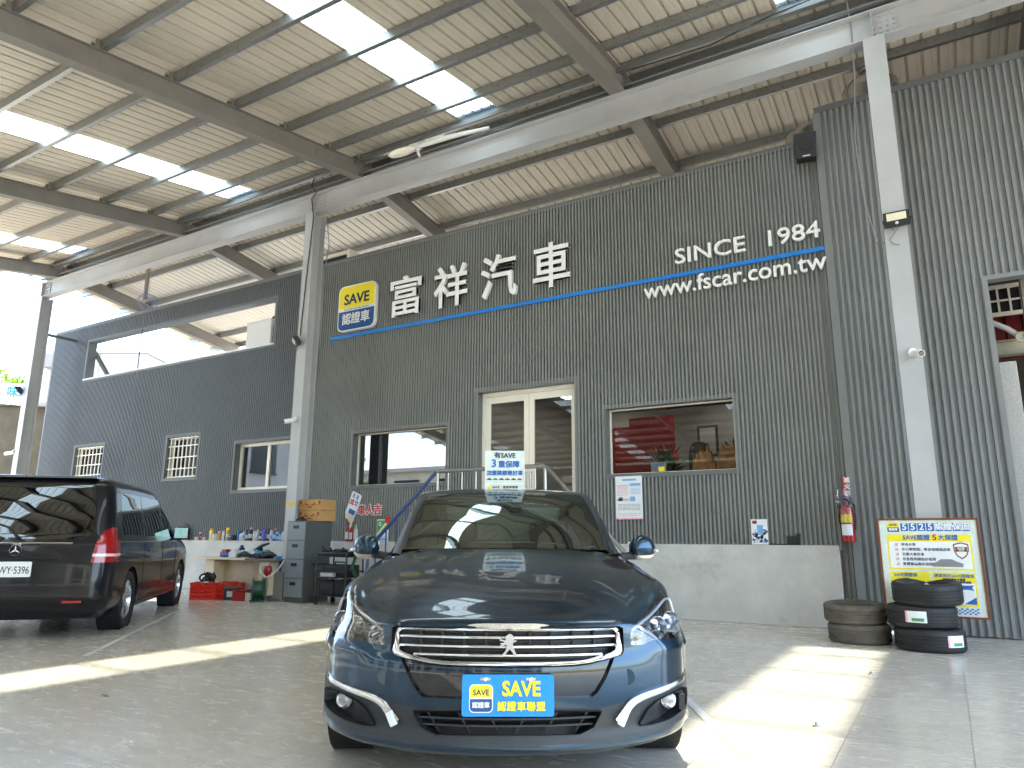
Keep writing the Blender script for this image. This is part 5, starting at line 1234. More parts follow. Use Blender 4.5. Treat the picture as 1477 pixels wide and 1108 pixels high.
# ---------------------------------------------------------------- wall posters and stickers
mat('paper_pink', srgb(240, 170, 188), .6, var=.03); mat('paper_blue', srgb(120, 178, 226), .6, var=.03); mat('paper_white', srgb(232, 236, 240), .5, var=.03)
def printlines(b, x0, x1, z0, z1, n, y, rnd, t=.35):
    for k in range(n):
        z = z0+(z1-z0)*k/n; x = x0
        while x < x1:
            w_ = rnd.uniform(.25, 1)*(x1-x0)*.22; xe = min(x1, x+w_)
            b.box(x, xe, y-.0008, y, z, z+(z1-z0)/n*t); x = xe+(x1-x0)*.03
rnd = random.Random(21)
t = thing('poster', 'pink and blue printed poster on the wall under the wide shop window', 'poster', (-4.10, WY-.046, 1.40))
b = MB(); b.box(-.215, .215, -.002, .004, 0, .65); b.build('sheet', 'paper_white', t)
b = MB(); b.box(-.215, .215, -.0032, -.002, 0, .022); b.box(-.19, .01, -.0032, -.002, .28, .31); b.box(-.19, .0, -.0032, -.002, .50, .515); printlines(b, -.19, -.01, .36, .50, 7, -.0024, rnd); printlines(b, -.19, .19, .05, .11, 2, -.0024, rnd)
b.cur = 1; b.box(.02, .19, -.0032, -.002, .50, .54); b.box(-.10, .12, -.0032, -.002, .58, .61); b.box(.02, .10, -.0032, -.002, .27, .34); printlines(b, .03, .19, .38, .48, 5, -.0024, rnd); b.cur = 2; printlines(b, -.18, .18, .14, .24, 5, -.0024, rnd); b.box(-.17, -.10, -.0032, -.002, .275, .335); b.build('print', ['paper_pink', 'paper_blue', 'cable_gray'], t)
t = thing('poster', 'small photo poster standing on the concrete ledge', 'poster', (-2.21, WY-.052, 1.045))
b = MB(); b.box(-.11, .11, -.002, .004, 0, .34); b.build('sheet', 'paper_white', t)
b = MB(); 
for k in range(60): x = rnd.uniform(-.10, .08); z = rnd.uniform(.02, .2); b.cur = rnd.choice((0, 1, 2)); b.box(x, x+rnd.uniform(.01, .04), -.003, -.002, z, z+rnd.uniform(.008, .03))
b.cur = 0; b.box(-.09, -.03, -.003, -.002, .28, .32); b.cur = 1; b.box(-.03, .05, -.0035, -.0025, .14, .26); b.build('print', ['red_cloth', 'paper_blue', 'black_matte'], t)
b = MB(); b.box(-1.86, -1.69, WY-.058, WY-.028, 1.046, 1.16, .004); b.box(-1.74, -1.68, WY-.06, WY-.03, 1.16, 1.19, .004); tag(b.build('junction_box', 'black_plastic'), 'small dark box standing on the concrete ledge', 'box')
b = MB(); b.tube([(-2.1, WY-.05, 1.05), (-1.9, WY-.05, 1.052), (-1.8, WY-.05, 1.07)], .006, 5); tag(b.build('cord', 'rope_black'), 'short black cord lying along the concrete ledge', 'cord')
t = thing('pointing_sign', 'white cut-out sign of a hand pointing down stuck on the wall', 'sign', (-9.68, WY-.05, 1.66), 0, ry=rad(22))
b = MB(); b.prism(rrect(.26, .46, .03), -.008, 0); 
for i, v in enumerate(b.v): b.v[i] = v+Vector((-.03, 0, .06))
b.build('panel', 'paper_white', t, recalc=True)
b = MB(); ellip(b, (-.08, -.006, -.15), (.07, .008, .10), 12, 6); ellip(b, (.03, -.01, -.20), (.08, .008, .08), 12, 6); ellip(b, (.075, -.012, -.30), (.028, .008, .08), 10, 6); b.build('hand', mat('skin_card', srgb(226, 208, 190), .5), t)
b = MB(); b.box(-.08, .08, -.0205, -.0195, -.12, -.03); 
for k in range(3):
    for j in range(2): b.box(-.12+j*.10, -.06+j*.10, -.0095, -.008, .18+k*.03, .20+k*.03)
b.cur = 1; b.text('成', .12, T((-.09, -.0095, .09)) @ WALLX, .0005, off=.003); b.cur = 0; b.text('交', .11, T((.03, -.0095, .1)) @ WALLX, .0005, off=.002); b.build('print', ['ink_blue', 'red_flower'], t)
t = thing('character_sign', 'red characters on a white outline beside the pointing hand sign', 'sign', (-9.28, WY-.046, 1.61))
b = MB(); b.text('車人吉', .2, T((0, 0, 0)) @ WALLX, .004, off=.018); b.build('backing', 'paper_white', t); b = MB(); b.text('車人吉', .2, T((0, -.006, 0)) @ WALLX, .003, off=.004); b.build('lettering', 'red_flower', t)
t = thing('map_sign', 'green map card with red pin over a white and blue card on the ledge', 'sign', (-8.92, WY-.052, 1.045))
mat('map_green', srgb(70, 160, 84), .5, var=.04)
b = MB(); b.box(-.16, .12, -.004, .004, .0, .40, .003); b.build('card', 'paper_white', t)
b = MB(); b.poly([(-.15, -.006, .14), (.08, -.006, .38), (-.15, -.006, .38)]); b.cur = 1; b.poly([(-.15, -.0062, .10), (-.10, -.0062, .10), (.11, -.0062, .32), (.11, -.0062, .37)]); b.cur = 2; b.lathe([(.065, -.008), (.065, -.003)], 20, (.10, 0, .38), axis='y'); b.cur = 3; b.text('G', .09, T((-.08, -.0075, .31)) @ WALLX, .0005, off=.003); b.cur = 4; b.box(-.15, .11, -.0062, -.005, .015, .06); printlines(b, -.14, .10, .07, .11, 2, -.005, rnd)
b.build('print', ['map_green', 'sign_yellow', 'red_flower', 'sign_white', 'paper_blue'], t)
# fire extinguisher and its sign
mat('ext_red', srgb(178, 18, 26), .25, var=.06, coat=.6); glass('plastic_bag', (.95, .95, .95), (1, 1, 1), .2, .03, .25)
def extinguisher(loc, label, bag, s=1.0, rz=0):
    t = thing('fire_extinguisher', label, 'fire extinguisher', loc, rz, 'fire extinguishers'); t.scale = (s, s, s)
    b = MB(); b.lathe([(.001, 0), (.075, 0), (.08, .015), (.08, .38), (.07, .43), (.03, .465), (.025, .49)], 24); b.build('cylinder', 'ext_red', t)
    b = MB(); b.lathe([(.025, .49), (.025, .53), (.015, .54)], 12); b.box(-.015, .015, -.13, .02, .53, .545, .003); b.box(-.012, .012, -.15, -.02, .565, .58, .003); b.tube([(.02, 0, .51), (.10, -.02, .46), (.105, -.02, .3), (.09, -.03, .15)], .012, 6); b.build('valve', 'black_plastic', t)
    b = MB(); 
    for nm, z0, z1, m in (('label', .08, .22, 'paper_white'), ('label', .24, .34, 'sign_yellow')):
        q = MB(); 
        for k in range(8):
            a0, a1 = rad(-150+k*13), rad(-137+k*13); q.poly([(.0812*math.cos(a0), .0812*math.sin(a0), z0), (.0812*math.cos(a1), .0812*math.sin(a1), z0), (.0812*math.cos(a1), .0812*math.sin(a1), z1), (.0812*math.cos(a0), .0812*math.sin(a0), z1)])
        q.build(nm, m, t)
    if bag:
        b = MB(); rows = []
        for i in range(13):
            z = .22+.45*i/12; rows.append([((.092+.03*noise.noise((3*math.cos(a), 3*math.sin(a), z*9)))*math.cos(a)*(1-.35*max(0, i-8)/4)-(.03 if i > 7 else 0), (.092+.03*noise.noise((3*math.cos(a), 3*math.sin(a), z*9+5)))*math.sin(a)*(1-.35*max(0, i-8)/4), z) for a in lin(0, 2*math.pi, 26)])
        b.grid(rows); b.build('plastic_bag', 'plastic_bag', t)
    return t
extinguisher((-1.09, WY-.11, 1.09), 'red fire extinguisher in a clear plastic bag hung at the corner of the lettered wall', True)
extinguisher((-14.56, 10.30, 1.04), 'small red fire extinguisher on the ledge by the van mirror', False, .62)
t = thing('extinguisher_sign', 'red upright sign with white characters over the bagged extinguisher', 'sign', (-1.06, WY-.05, 1.66)); b = MB(); b.box(-.05, .05, -.03, .02, 0, .26, .003); b.build('panel', 'red_flower', t); b = MB()
for k, ch in enumerate('滅火器'): b.text(ch, .075, T((0, -.031, .215-.085*k)) @ WALLX, .0005, off=.002)
b.build('lettering', 'sign_white', t)
# framed sign board on the right column
fb = thing('framed_board', 'brown framed board with yellow and blue guarantee text on the right column', 'sign board', (-.19, 9.20, .33), 0, rx=rad(-1.5))
BW, BH = .93, 1.0
b = MB(); b.box(-BW/2, BW/2, 0, .03, 0, BH); b.build('board', 'acrylic', fb)
mat('frame_brown', srgb(120, 62, 36), .4, var=.15, nscale=9)
b = MB(); 
for a in ((-BW/2-.022, -BW/2, -.012, .035, -.022, BH+.022), (BW/2, BW/2+.022, -.012, .035, -.022, BH+.022), (-BW/2, BW/2, -.011, .034, BH, BH+.022), (-BW/2, BW/2, -.011, .034, -.022, 0)): b.box(*a, .003)
b.build('board_frame', 'frame_brown', fb)
b = MB(); F2 = lambda x, z, d=-.0035: T((x, d, z)) @ WALLX
def q(x0, x1, z0, z1, d, c): b.cur = c; b.box(x0, x1, d, 0.0005, z0, z1)
q(-.385, -.27, .925, .975, -.001, 1); q(-.385, -.27, .875, .923, -.001, 3)
b.cur = 3; b.text('SAVE', .034, F2(-.327, .950), .0003, off=.001); b.cur = 0; b.text('認證車', .030, F2(-.327, .899), .0003, off=.001)
for k, ch in enumerate('5525認證保固'):
    x = -.215+.083*k; q(x-.037, x+.037, .882, .968, -.001, 2); b.cur = 0; b.text(ch, .078 if k > 3 else .098, F2(x, .925), .0003, off=.002)
q(-.40, .40, .775, .845, -.001, 1); b.cur = 2; b.text('SAVE認證', .062, F2(-.11, .81), .0003, off=.0015); b.text('大保證', .062, F2(.19, .81), .0003, off=.0015); b.cur = 4; b.text('5', .085, F2(.065, .812), .0003, off=.003)
q(-.40, .40, .47, .774, -.001, 1); q(-.385, .385, .487, .768, -.002, 0)
for k, s_ in enumerate(('非泡水車', '非引擎號碼、車身號碼偽造車', '非重大事故車', '非里程表變造計程車', '買賣實價簽約保固')):
    z = .735-.052*k; b.cur = 5; b.box(-.325, -.298, -.003, -.002, z-.014, z+.014); b.cur = 0; b.box(-.321, -.302, -.0035, -.0025, z-.01, z+.01); b.cur = 3; b.text(s_, .036, F2(-.265, z, -.0032), .0003, 'LEFT', .0004); b.cur = 4; b.tube([(-.318, -.004, z), (-.312, -.004, z-.008), (-.298, -.004, z+.016)], .0025, 4)
b.cur = 5; b.prism([(.02, .505), (.30, .505), (.305, .54), (.25, .56), (.20, .585), (.10, .585), (.06, .555), (.015, .54)], -.0035, -.002)
b.cur = 6; SH = [(.23, .745), (.30, .765), (.37, .745), (.37, .68), (.345, .62), (.30, .585), (.255, .62), (.23, .68)]; b.prism(SH, -.0042, -.002); b.cur = 0; b.prism([(.30+(x-.30)*.84, .68+(z-.68)*.84) for x, z in SH], -.0052, -.003); b.cur = 6; b.box(.245, .355, -.0062, -.005, .665, .715); b.cur = 0; b.text('SAVE', .03, F2(.30, .698, -.0066), .0003, off=.001); b.text('認證', .024, F2(.30, .675, -.0066), .0003)
q(-.40, -.015, .02, .445, -.001, 1); q(.005, .40, .10, .445, -.001, 1); q(-.385, -.03, .11, .34, -.002, 0); q(.02, .385, .12, .335, -.002, 0)
b.cur = 2; b.text('SAVE認證車', .044, F2(-.25, .41, -.0025), .0003, off=.0008); b.text('選車指名SAVE認證車', .040, F2(.205, .41, -.0025), .0003, off=.0006)
b.cur = 3; b.text('車體結構安全認證', .026, F2(.20, .372, -.0025), .0003, off=.001); b.text('給您雙重購車保障', .026, F2(.25, .346, -.0025), .0003, off=.001)
b.cur = 2; b.prism([(.05, .27), (.33, .275), (.375, .262), (.355, .292), (.375, .32), (.32, .315), (.05, .318)], -.0032, -.002); b.prism([(.27, .125), (.385, .125), (.385, .20)], -.0032, -.002)
b.cur = 3; b.text('服務專線', .028, F2(.20, .155, -.0032), .0003, off=.001)
for k in range(16):
    for j in range(4):
        if (k+j) % 2 == 0: b.cur = 2; b.box(.02+k*.0235, .042+k*.0235, -.001, .0005, .02+j*.016, .035+j*.016)
b.build('print', ['sign_white', 'sign_yellow', 'ink_blue', 'ink_navy', 'red_flower', 'cable_gray', 'frame_brown'], fb)
# loose tyres
mat('sticker_green', srgb(90, 150, 100), .5)
def loose(R, r, w, loc, rz, m, label, sticker=None, tilt=(0, 0)):
    t = thing('tyre', label, 'tyre', loc, rz, 'tyres stacked by the framed board', rx=tilt[0], ry=tilt[1])
    b = tyre_mesh(R, r, w, 4, False, 84, True)
    for i, v in enumerate(b.v): b.v[i] = Vector((v.y, v.z, v.x+w/2))
    o = b.build('tyre_carcass', m, t)
    if sticker is not None:
        a = sticker; rr_ = R+.002
        for nm, a0, a1, z0, z1, mm, dr in (('sticker', a-.30, a+.30, .28, .78, 'paper_white', 0), ('sticker_stripe', a-.30, a-.24, .28, .78, 'paper_pink', .001), ('sticker_logo', a-.12, a+.22, .34, .48, 'sticker_green', .001)):
            q = MB(); 
            for k in range(8): 
                b0, b1 = a0+(a1-a0)*k/8, a0+(a1-a0)*(k+1)/8; R2 = rr_+dr; q.poly([(R2*math.cos(b0), R2*math.sin(b0), w*z0), (R2*math.cos(b1), R2*math.sin(b1), w*z0), (R2*math.cos(b1), R2*math.sin(b1), w*z1), (R2*math.cos(b0), R2*math.sin(b0), w*z1)])
            q.build(nm, mm, t)
    return t
TY = 9.42
loose(.325, .205, .205, (-.96, TY-.18, 0), .2, 'rubber_dusty', 'dusty worn tyre at the bottom of the pair by the concrete base')
loose(.325, .205, .205, (-.99, TY-.17, .216), 0, 'rubber_dusty', 'dusty worn tyre on top of the pair by the concrete base', None, (rad(3), 0))
loose(.33, .215, .225, (-.27, TY-.42, 0), .4, 'rubber', 'black tyre with a sticker at the bottom of the stack of three', rad(-66))
loose(.33, .215, .225, (-.32, TY-.40, .227), 0, 'rubber', 'black tyre with a sticker in the middle of the stack of three', rad(-98))
loose(.33, .215, .225, (-.25, TY-.41, .468), 0, 'rubber', 'black tyre with clean tread topping the stack of three', None, (rad(4.5), 0))
# ---------------------------------------------------------------- side opening at the right edge
t = thing('site_container', 'dark red cargo container seen through the right opening', 'container', (2.0, 11.9, 3.6)); b = MB(); corr = MB(); corrug(corr, -1.4, 1.6, 0, .9, .2, .03, 0, []); corr.build('container_wall', mat('container_red', srgb(104, 12, 18), .5, var=.15), t)
mat('beam_cream', srgb(190, 184, 160), .5, var=.1)
t = thing('louvre_window', 'cream louvred window above the red container', 'window', (1.3, 11.2, 4.05)); b = MB(); b.box(-.7, .5, 0, .05, .0, .05); b.box(-.7, .5, 0, .05, .38, .43)
for k in range(9): b.box(-.66+k*.13, -.635+k*.13, .0, .04, .05, .38)
b.box(-.66, .5, .01, .03, .2, .225); b.build('louvre_frame', 'ivory_alu', t); b = MB(); b.box(-.7, .5, .06, .08, 0, .43); b.build('glass_panel', 'black_matte', t)
b = MB(); b.box(.55, .96, 10.62, 11.0, 0, 3.3, .01); tag(b.build('stone_pillar', 'terrazzo'), 'speckled stone pillar inside the right opening', 'pillar')
b = MB(); hbeam(b, (.6, 11.3, 3.72), (6, 11.3, 3.72), .2, .15, .012, .01); tag(b.build('inner_beam', 'beam_cream'), 'dusty cream steel beam crossing the right opening', 'beam')
b = MB(); hbeam(b, (1.22, 10.9, 0), (1.22, 10.9, 6), .18, .18, .012, .01, (0, 1, 0)); tag(b.build('inner_post', 'steel_dull'), 'gray steel post inside the right opening', 'post')
b = MB(); b.tube([(.68, 11.0, 3.93), (.8, 10.95, 3.90), (.95, 10.9, 3.78), (1.08, 10.85, 3.63), (1.2, 10.85, 3.6)], .035, 8); tag(b.build('drain_pipe', 'white_paint'), 'bent white pipe in front of the red container', 'pipe')
b = MB()
for k in range(4): b.tube([(1.06+.05*math.cos(a)+.02*k, 10.78, 3.63+.06*math.sin(a)) for a in lin(0, 6.28, 12)], .012, 5)
tag(b.build('hose_coil', 'beam_cream'), 'coil of old hose tied to the post in the right opening', 'hose')
# ---------------------------------------------------------------- workshop corner behind the van
mat('cabinet_gray', srgb(128, 134, 138), .4, .1, var=.12, nscale=4, dirt=(srgb(70, 78, 92), 5, .60, .6))
mat('cabinet_side', srgb(84, 88, 86), .5, var=.1, nscale=3, dirt=(srgb(150, 150, 146), 4, .68, .5))
mat('cardboard', srgb(196, 150, 96), .8, var=.08, nscale=5); mat('card_ink', srgb(140, 40, 30), .8)
mat('desk_cream', srgb(206, 190, 160), .5, var=.06, dirt=(srgb(120, 104, 80), 3, .62, .5)); mat('desk_top', srgb(96, 92, 84), .5, var=.2)
mat('crate_red', srgb(206, 44, 24), .4, var=.06); mat('hose_green', srgb(18, 62, 36), .45, var=.15); mat('tool_red', srgb(150, 22, 24), .35, var=.1)
mat('cream_metal', srgb(206, 204, 176), .45, var=.08); mat('bin_blue', srgb(20, 110, 190), .5, var=.06); mat('bag_white', srgb(196, 198, 198), .6, var=.08); mat('purple', srgb(90, 84, 180), .5); mat('orange', srgb(220, 140, 40), .5); mat('teal', srgb(40, 130, 140), .5); mat('bottle_clear', srgb(190, 196, 190), .2, var=.05)
t = thing('filing_cabinet', 'dented gray filing cabinet with four drawers by the middle column', 'cabinet', (-9.94, 9.20, 0))
b = MB(); b.box(-.235, .235, .012, .62, 0, 1.40, .006); b.build('cabinet_shell', 'cabinet_side', t)
for k in range(4):
    d_ = bpy.data.objects.new('drawer', None); COL.objects.link(d_); d_.parent = t; d_.location = (0, 0, .09+.325*k)
    b = MB(); b.box(-.222, .222, -.012, .01, 0, .315, .006); b.build('drawer_front', 'cabinet_gray', d_)
    b = MB(); b.box(-.07, .07, -.018, -.0125, .2, .255, .003); b.build('handle', 'black_plastic', d_)
b = MB(); b.box(-.13, .02, .05, .17, 1.40, 1.44, .01); b.box(-.09, -.01, .06, .15, 1.44, 1.475, .015); tag(b.build('rag_bundle', 'black_matte', None), 'dark bundle lying on top of the filing cabinet front', 'bundle').location = (-9.9, 9.2, 0)
for k, (lab, dx) in enumerate((('lower brown carton on the filing cabinet', 0), ('upper brown carton on the filing cabinet', -.01))):
    t = thing('carton', lab, 'box', (-9.92+dx, 9.66, 1.402+.197*k), .07*k, 'cartons on the filing cabinet'); b = MB(); b.box(-.26, .26, -.2, .2, 0, .19, .004); b.build('carton_body', 'cardboard', t)
    b = MB(); b.box(-.255, .255, -.2015, -.2, .09, .096); 
    for s_ in (-1, 1): b.prism([(s_*.03, .08), (s_*.13, .145), (s_*.10, .10), (s_*.05, .075)], -.202, -.2005)
    b.box(-.05, .05, -.202, -.2005, .04, .06); b.box(-.24, -.20, -.202, -.2005, .11, .16); b.box(.20, .24, -.202, -.2005, .11, .16); b.build('print', 'card_ink', t, recalc=True)
    b = MB(); b.box(-.262, .262, -.02, .03, .1895, .1912); b.build('tape', 'desk_cream', t)
b = MB(); b.box(-10.62, -10.22, 9.22, 9.60, 0, .5, .01); tag(b.build('pedestal', 'steel_dull'), 'gray block beside the foot of the middle column', 'block')
tr = thing('tool_trolley', 'black wheeled tool trolley loaded with gear beside the filing cabinet', 'trolley', (-9.0, 9.35, 0))
b = MB()
for x in (-.34, .34):
    for y in (-.2, .2): b.tube([(x, y, .1), (x, y, .86)], .014, 6)
for z in (.16, .46, .80): b.box(-.36, .36, -.22, .22, z-.012, z, .004)
for z in (.55,): b.tube([(-.36, -.22, z), (.36, -.22, z), (.36, .22, z), (-.36, .22, z), (-.36, -.22, z)], .012, 6)
b.tube([(-.38, -.2, .62), (-.46, -.2, .66), (-.46, .2, .66), (-.38, .2, .62)], .012, 6); b.build('trolley_frame', 'black_plastic', tr)
for x in (-.32, .32):
    for y in (-.2, .2): b = MB(); b.lathe([(.05, -.015), (.05, .015)], 14, (x, y, .05), axis='y'); b.box(x-.015, x+.015, y-.025, y+.025, .05, .12); b.build('caster', 'rubber', tr)
rnd = random.Random(8)
TROL = [('power_tool', 'black_matte', 'black power tool case on the lower trolley shelf', (-.14, 0, .16), (.34, .3, .24)), ('tool_case', 'black_plastic', 'dark case on the lower trolley shelf next to the power tool case', (.19, 0, .16), (.28, .3, .26)), ('tool_case', 'black_matte', 'long black case on the middle trolley shelf', (.0, .02, .46), (.6, .3, .2)), ('rag_pile', 'bag_white', 'crumpled white rags on the middle trolley shelf edge', (-.1, -.17, .46), (.3, .08, .07)), ('tool_tray', 'black_plastic', 'tray of loose tools on top of the trolley', (0, 0, .80), (.68, .4, .07))]
for nm, m, lab, (x, y, z), (w_, d_, h_) in TROL:
    b = MB(); b.box(-w_/2, w_/2, -d_/2, d_/2, 0.001, h_, .02)
    if nm != 'rag_pile': b.tube([(-w_*.2, 0, h_), (-w_*.2, 0, h_+.04), (w_*.2, 0, h_+.04), (w_*.2, 0, h_)], .012, 6)
    if nm == 'tool_tray':
        for k in range(14): 
            p = Vector((rnd.uniform(-.3, .3), rnd.uniform(-.16, .16), h_+rnd.uniform(.0, .03))); d = Vector((rnd.uniform(-1, 1), rnd.uniform(-1, 1), rnd.uniform(-.1, .5))).normalized()*rnd.uniform(.06, .13); b.tube([p-d, p+d], rnd.uniform(.008, .02), 6)
    o = b.build(nm, m); o.location = (-9.0+x, 9.35+y, z); tag(o, lab, 'tool case' if 'case' in nm or 'tool' in nm else 'rags')
b = MB(); b.tube([(-8.62, 9.3, .9), (-8.56, 9.25, .78), (-8.58, 9.2, .62), (-8.50, 9.2, .5), (-8.44, 9.2, .42)], .028, 8); tag(b.build('air_hose', 'hose_green'), 'thick green hose hanging at the right of the trolley', 'hose')
b = MB(); b.tube([(-8.72, 9.4, .82), (-8.70, 9.4, 1.12)], .012, 6); tag(b.build('pry_bar', 'stainless'), 'thin metal bar standing upright on the trolley', 'tool')
ds = thing('desk', 'cream steel desk with cluttered worktop against the concrete base', 'desk', (-11.36, 9.45, 0))
b = MB(); b.box(-1.13, .30, -.42, .35, .70, .735, .006); b.build('desk_top', 'desk_cream', ds); b = MB(); b.box(.30, 1.12, -.40, .35, .695, .73, .006); b.build('desk_top', 'desk_top', ds)
b = MB(); b.box(-.86, -.60, -.36, .3, .05, .695, .006); b.build('pedestal', 'desk_cream', ds, ); b = MB(); b.box(-.60, .62, -.12, -.09, .14, .695); b.build('modesty_panel', 'desk_cream', ds); b = MB(); b.box(.62, .90, -.34, .3, .10, .69, .006); b.build('pedestal', 'desk_cream', ds)
CL = [('spray_bottle', 'ink_blue', 'blue bottle lying on the desk left end', (-.62, -.1, .0), 'tube'), ('cloth_bundle', 'bag_white', 'white cloth bundle on the desk', (-.15, .0, .0), 'lump'), ('towel', 'teal', 'teal towel heaped on the desk behind the cloth', (.12, .1, .0), 'lump'), ('power_drill', 'black_matte', 'black power drill lying on the desk', (.05, -.2, 0), 'drill'), ('power_drill', 'black_plastic', 'second black power tool at the right of the desk', (.62, -.1, 0), 'drill'), ('box', 'ink_blue', 'blue paper box on the desk', (-.45, .05, 0), 'box'), ('box', 'bag_white', 'white paper box beside the blue box', (-.28, -.15, 0), 'box'), ('cable_pile', 'rope_black', 'pile of black cable on the desk right half', (.42, .0, 0), 'coil'), ('red_box', 'tool_red', 'small red box at the left end of the desk', (-.75, .02, 0), 'box'), ('clamp_tool', 'black_matte', 'long black tool leaning over the desk clutter', (.05, .15, .12), 'bar')]
for nm, m, lab, (x, y, z), kind in CL:
    b = MB()
    if kind == 'box': b.box(-.10, .10, -.08, .08, 0, .10, .006); b.box(-.08, .05, -.06, .06, .10, .14, .006)
    elif kind == 'tube': b.tube([(-.12, 0, .04), (.05, .02, .04), (.09, .025, .04), (.12, .03, .04)], [.04, .04, .02, .015], 10)
    elif kind == 'lump':
        for k in range(7): ellip(b, (rnd.uniform(-.14, .14), rnd.uniform(-.08, .08), .05), (rnd.uniform(.06, .12), .07, rnd.uniform(.05, .10)), 9, 6, .8)
    elif kind == 'drill': b.tube([(-.14, 0, .06), (-.02, 0, .07), (.05, 0, .06), (.15, 0, .05)], [.03, .055, .045, .02], 10); b.tube([(-.05, 0, .06), (-.12, -.08, .03)], [.03, .035], 8)
    elif kind == 'coil':
        for k in range(5): b.tube([(.16*math.cos(a)*(1-.1*k), .1*math.sin(a), .02+.018*k+.01*math.sin(3*a+k)) for a in lin(0, 6.28, 16)], .012, 5)
    else: b.tube([(-.2, 0, 0), (.05, 0, .1), (.22, 0, .14)], [.02, .03, .02], 8)
    o = b.build(nm, m); o.location = (-11.36+x, 9.45+y, .737+z); tag(o, lab, 'tool' if kind in ('drill', 'bar') else 'desk clutter')
def crate(loc, rz, label):
    t = thing('crate', label, 'crate', loc, rz, 'red plastic crates under the desk'); b = MB(); w_, d_, h_ = .22, .165, .30
    for s_ in (-1, 1):
        for z in (.0, .075, .15, .215): b.box(-w_, w_, s_*d_-.008, s_*d_+.008, z, z+.045); b.box(s_*w_-.008, s_*w_+.008, -d_+.009, d_-.009, z+.001, z+.044)
        for k in range(8): x = -w_+.02+k*(2*w_-.04)/7; b.box(x-.014, x+.014, s_*d_-.010, s_*d_+.006, .01, .28)
        for k in range(6): y = -d_+.02+k*(2*d_-.04)/5; b.box(s_*w_-.010, s_*w_+.010, y-.014, y+.014, .01, .28)
        b.box(-w_-.015, w_+.015, s_*d_-.016, s_*d_+.016, .27, h_); b.box(s_*w_-.016, s_*w_+.016, -d_+.017, d_-.017, .27, h_-.001)
    b.build('crate_wall', 'crate_red', t); b = MB(); b.box(-w_+.01, w_-.01, -d_+.01, d_-.01, .004, .014); b.build('crate_base', 'crate_red', t); return t
crate((-11.80, 8.84, 0), rad(35), 'red plastic crate heaped with cables in front of the desk')
crate((-11.50, 9.16, 0), rad(35), 'red plastic crate behind the heaped one, beside the battery')
b = MB()
for k in range(9):
    c = Vector((rnd.uniform(-.14, .14), rnd.uniform(-.1, .1), .28+rnd.uniform(0, .1))); r = rnd.uniform(.05, .11); ax_ = rnd.uniform(0, 3)
    b.tube([c+Vector((r*math.cos(a)*math.cos(ax_), r*math.cos(a)*math.sin(ax_), r*.8*math.sin(a)+.02)) for a in lin(0, 6.28, 14)], rnd.uniform(.010, .02), 6)
o = b.build('cable_heap', 'rope_black'); o.location = (-11.78, 8.86, 0); tag(o, 'heap of black cables inside the front red crate', 'cables')
b = MB()
for k in range(5): ellip(b, (rnd.uniform(-.14, .14), rnd.uniform(-.1, .1), .27), (.07, .06, .05), 9, 6, .8)
o = b.build('rag_pile', 'bag_white'); o.location = (-11.78, 8.86, 0); tag(o, 'pale rags between the cables in the front red crate', 'rags')
t = thing('car_battery', 'old black car battery on the floor between crate and toolbox', 'battery', (-11.22, 8.98, 0), rad(20)); b = MB(); b.box(-.13, .13, -.085, .085, 0, .2, .006); b.build('case', 'black_matte', t); b = MB(); b.box(-.135, .135, -.09, .09, .2, .23, .006); b.tube([(-.08, 0, .23), (-.08, 0, .26)], .015, 8); b.tube([(.08, 0, .23), (.08, 0, .26)], .015, 8); b.tube([(-.1, 0, .25), (-.18, -.05, .3), (-.25, -.02, .27)], .01, 5); b.build('lid', 'cabinet_side', t); b = MB(); b.box(-.07, .07, -.0875, -.0855, .06, .16); b.build('label', 'bag_white', t)
t = thing('toolbox', 'flat red toolbox on the floor under the desk', 'toolbox', (-10.98, 8.98, 0), rad(8)); b = MB(); b.box(-.14, .14, -.09, .09, 0, .16, .008); b.build('box', 'tool_red', t); b = MB(); b.box(-.145, .145, -.095, .095, .162, .19, .008); b.tube([(-.06, 0, .19), (-.06, 0, .22), (.06, 0, .22), (.06, 0, .19)], .008, 6); b.build('lid', 'tool_red', t)
t = thing('tool_tin', 'small cream tin beside the red toolbox', 'tin', (-10.78, 9.0, 0), 0); b = MB(); b.box(-.09, .09, -.07, .07, 0, .15, .008); b.build('tin', 'cream_metal', t); b = MB(); b.box(-.094, .094, -.074, .074, .15, .17, .006); b.box(-.05, .1, -.03, .03, .17, .2, .01); b.build('lid', 'black_matte', t)
t = thing('hose_reel', 'green hose reel standing on the floor beside the pedestal', 'hose reel', (-10.58, 8.98, .0), rad(-35))
b = MB(); b.lathe([(.20, -.09), (.205, -.075), (.15, -.07), (.15, .07), (.205, .075), (.20, .09)], 32, (0, 0, .21), axis='y'); b.box(-.16, .16, -.12, .12, 0, .03, .006); b.tube([(-.13, .12, .02), (0, .12, .40), (.13, .12, .02)], .014, 6); b.build('drum', 'hose_green', t)
b = MB(); b.lathe([(.001, -.10), (.06, -.10), (.13, -.094), (.14, -.088)], 24, (0, 0, .21), axis='y'); b.build('side_plate', 'ink_navy', t)
t = thing('fan_heater', 'small red blower with white hose on top of the hose reel', 'blower', (-10.47, 9.08, .42)); b = MB(); ellip(b, (0, 0, .12), (.08, .07, .10), 12, 8); b.tube([(0, 0, .0), (0, 0, .08)], .03, 8); b.build('blower_body', 'tool_red', t)
b = MB(); b.tube([(-.14, -.05, .16), (-.10, -.06, .06), (.05, -.07, .0), (.2, -.05, .05), (.3, .0, .18), (.36, .05, .3)], .012, 6); b.tube([(-.14, -.05, .16), (-.05, -.06, .22), (.06, -.05, .2)], .012, 6); b.build('hose', 'bag_white', t)
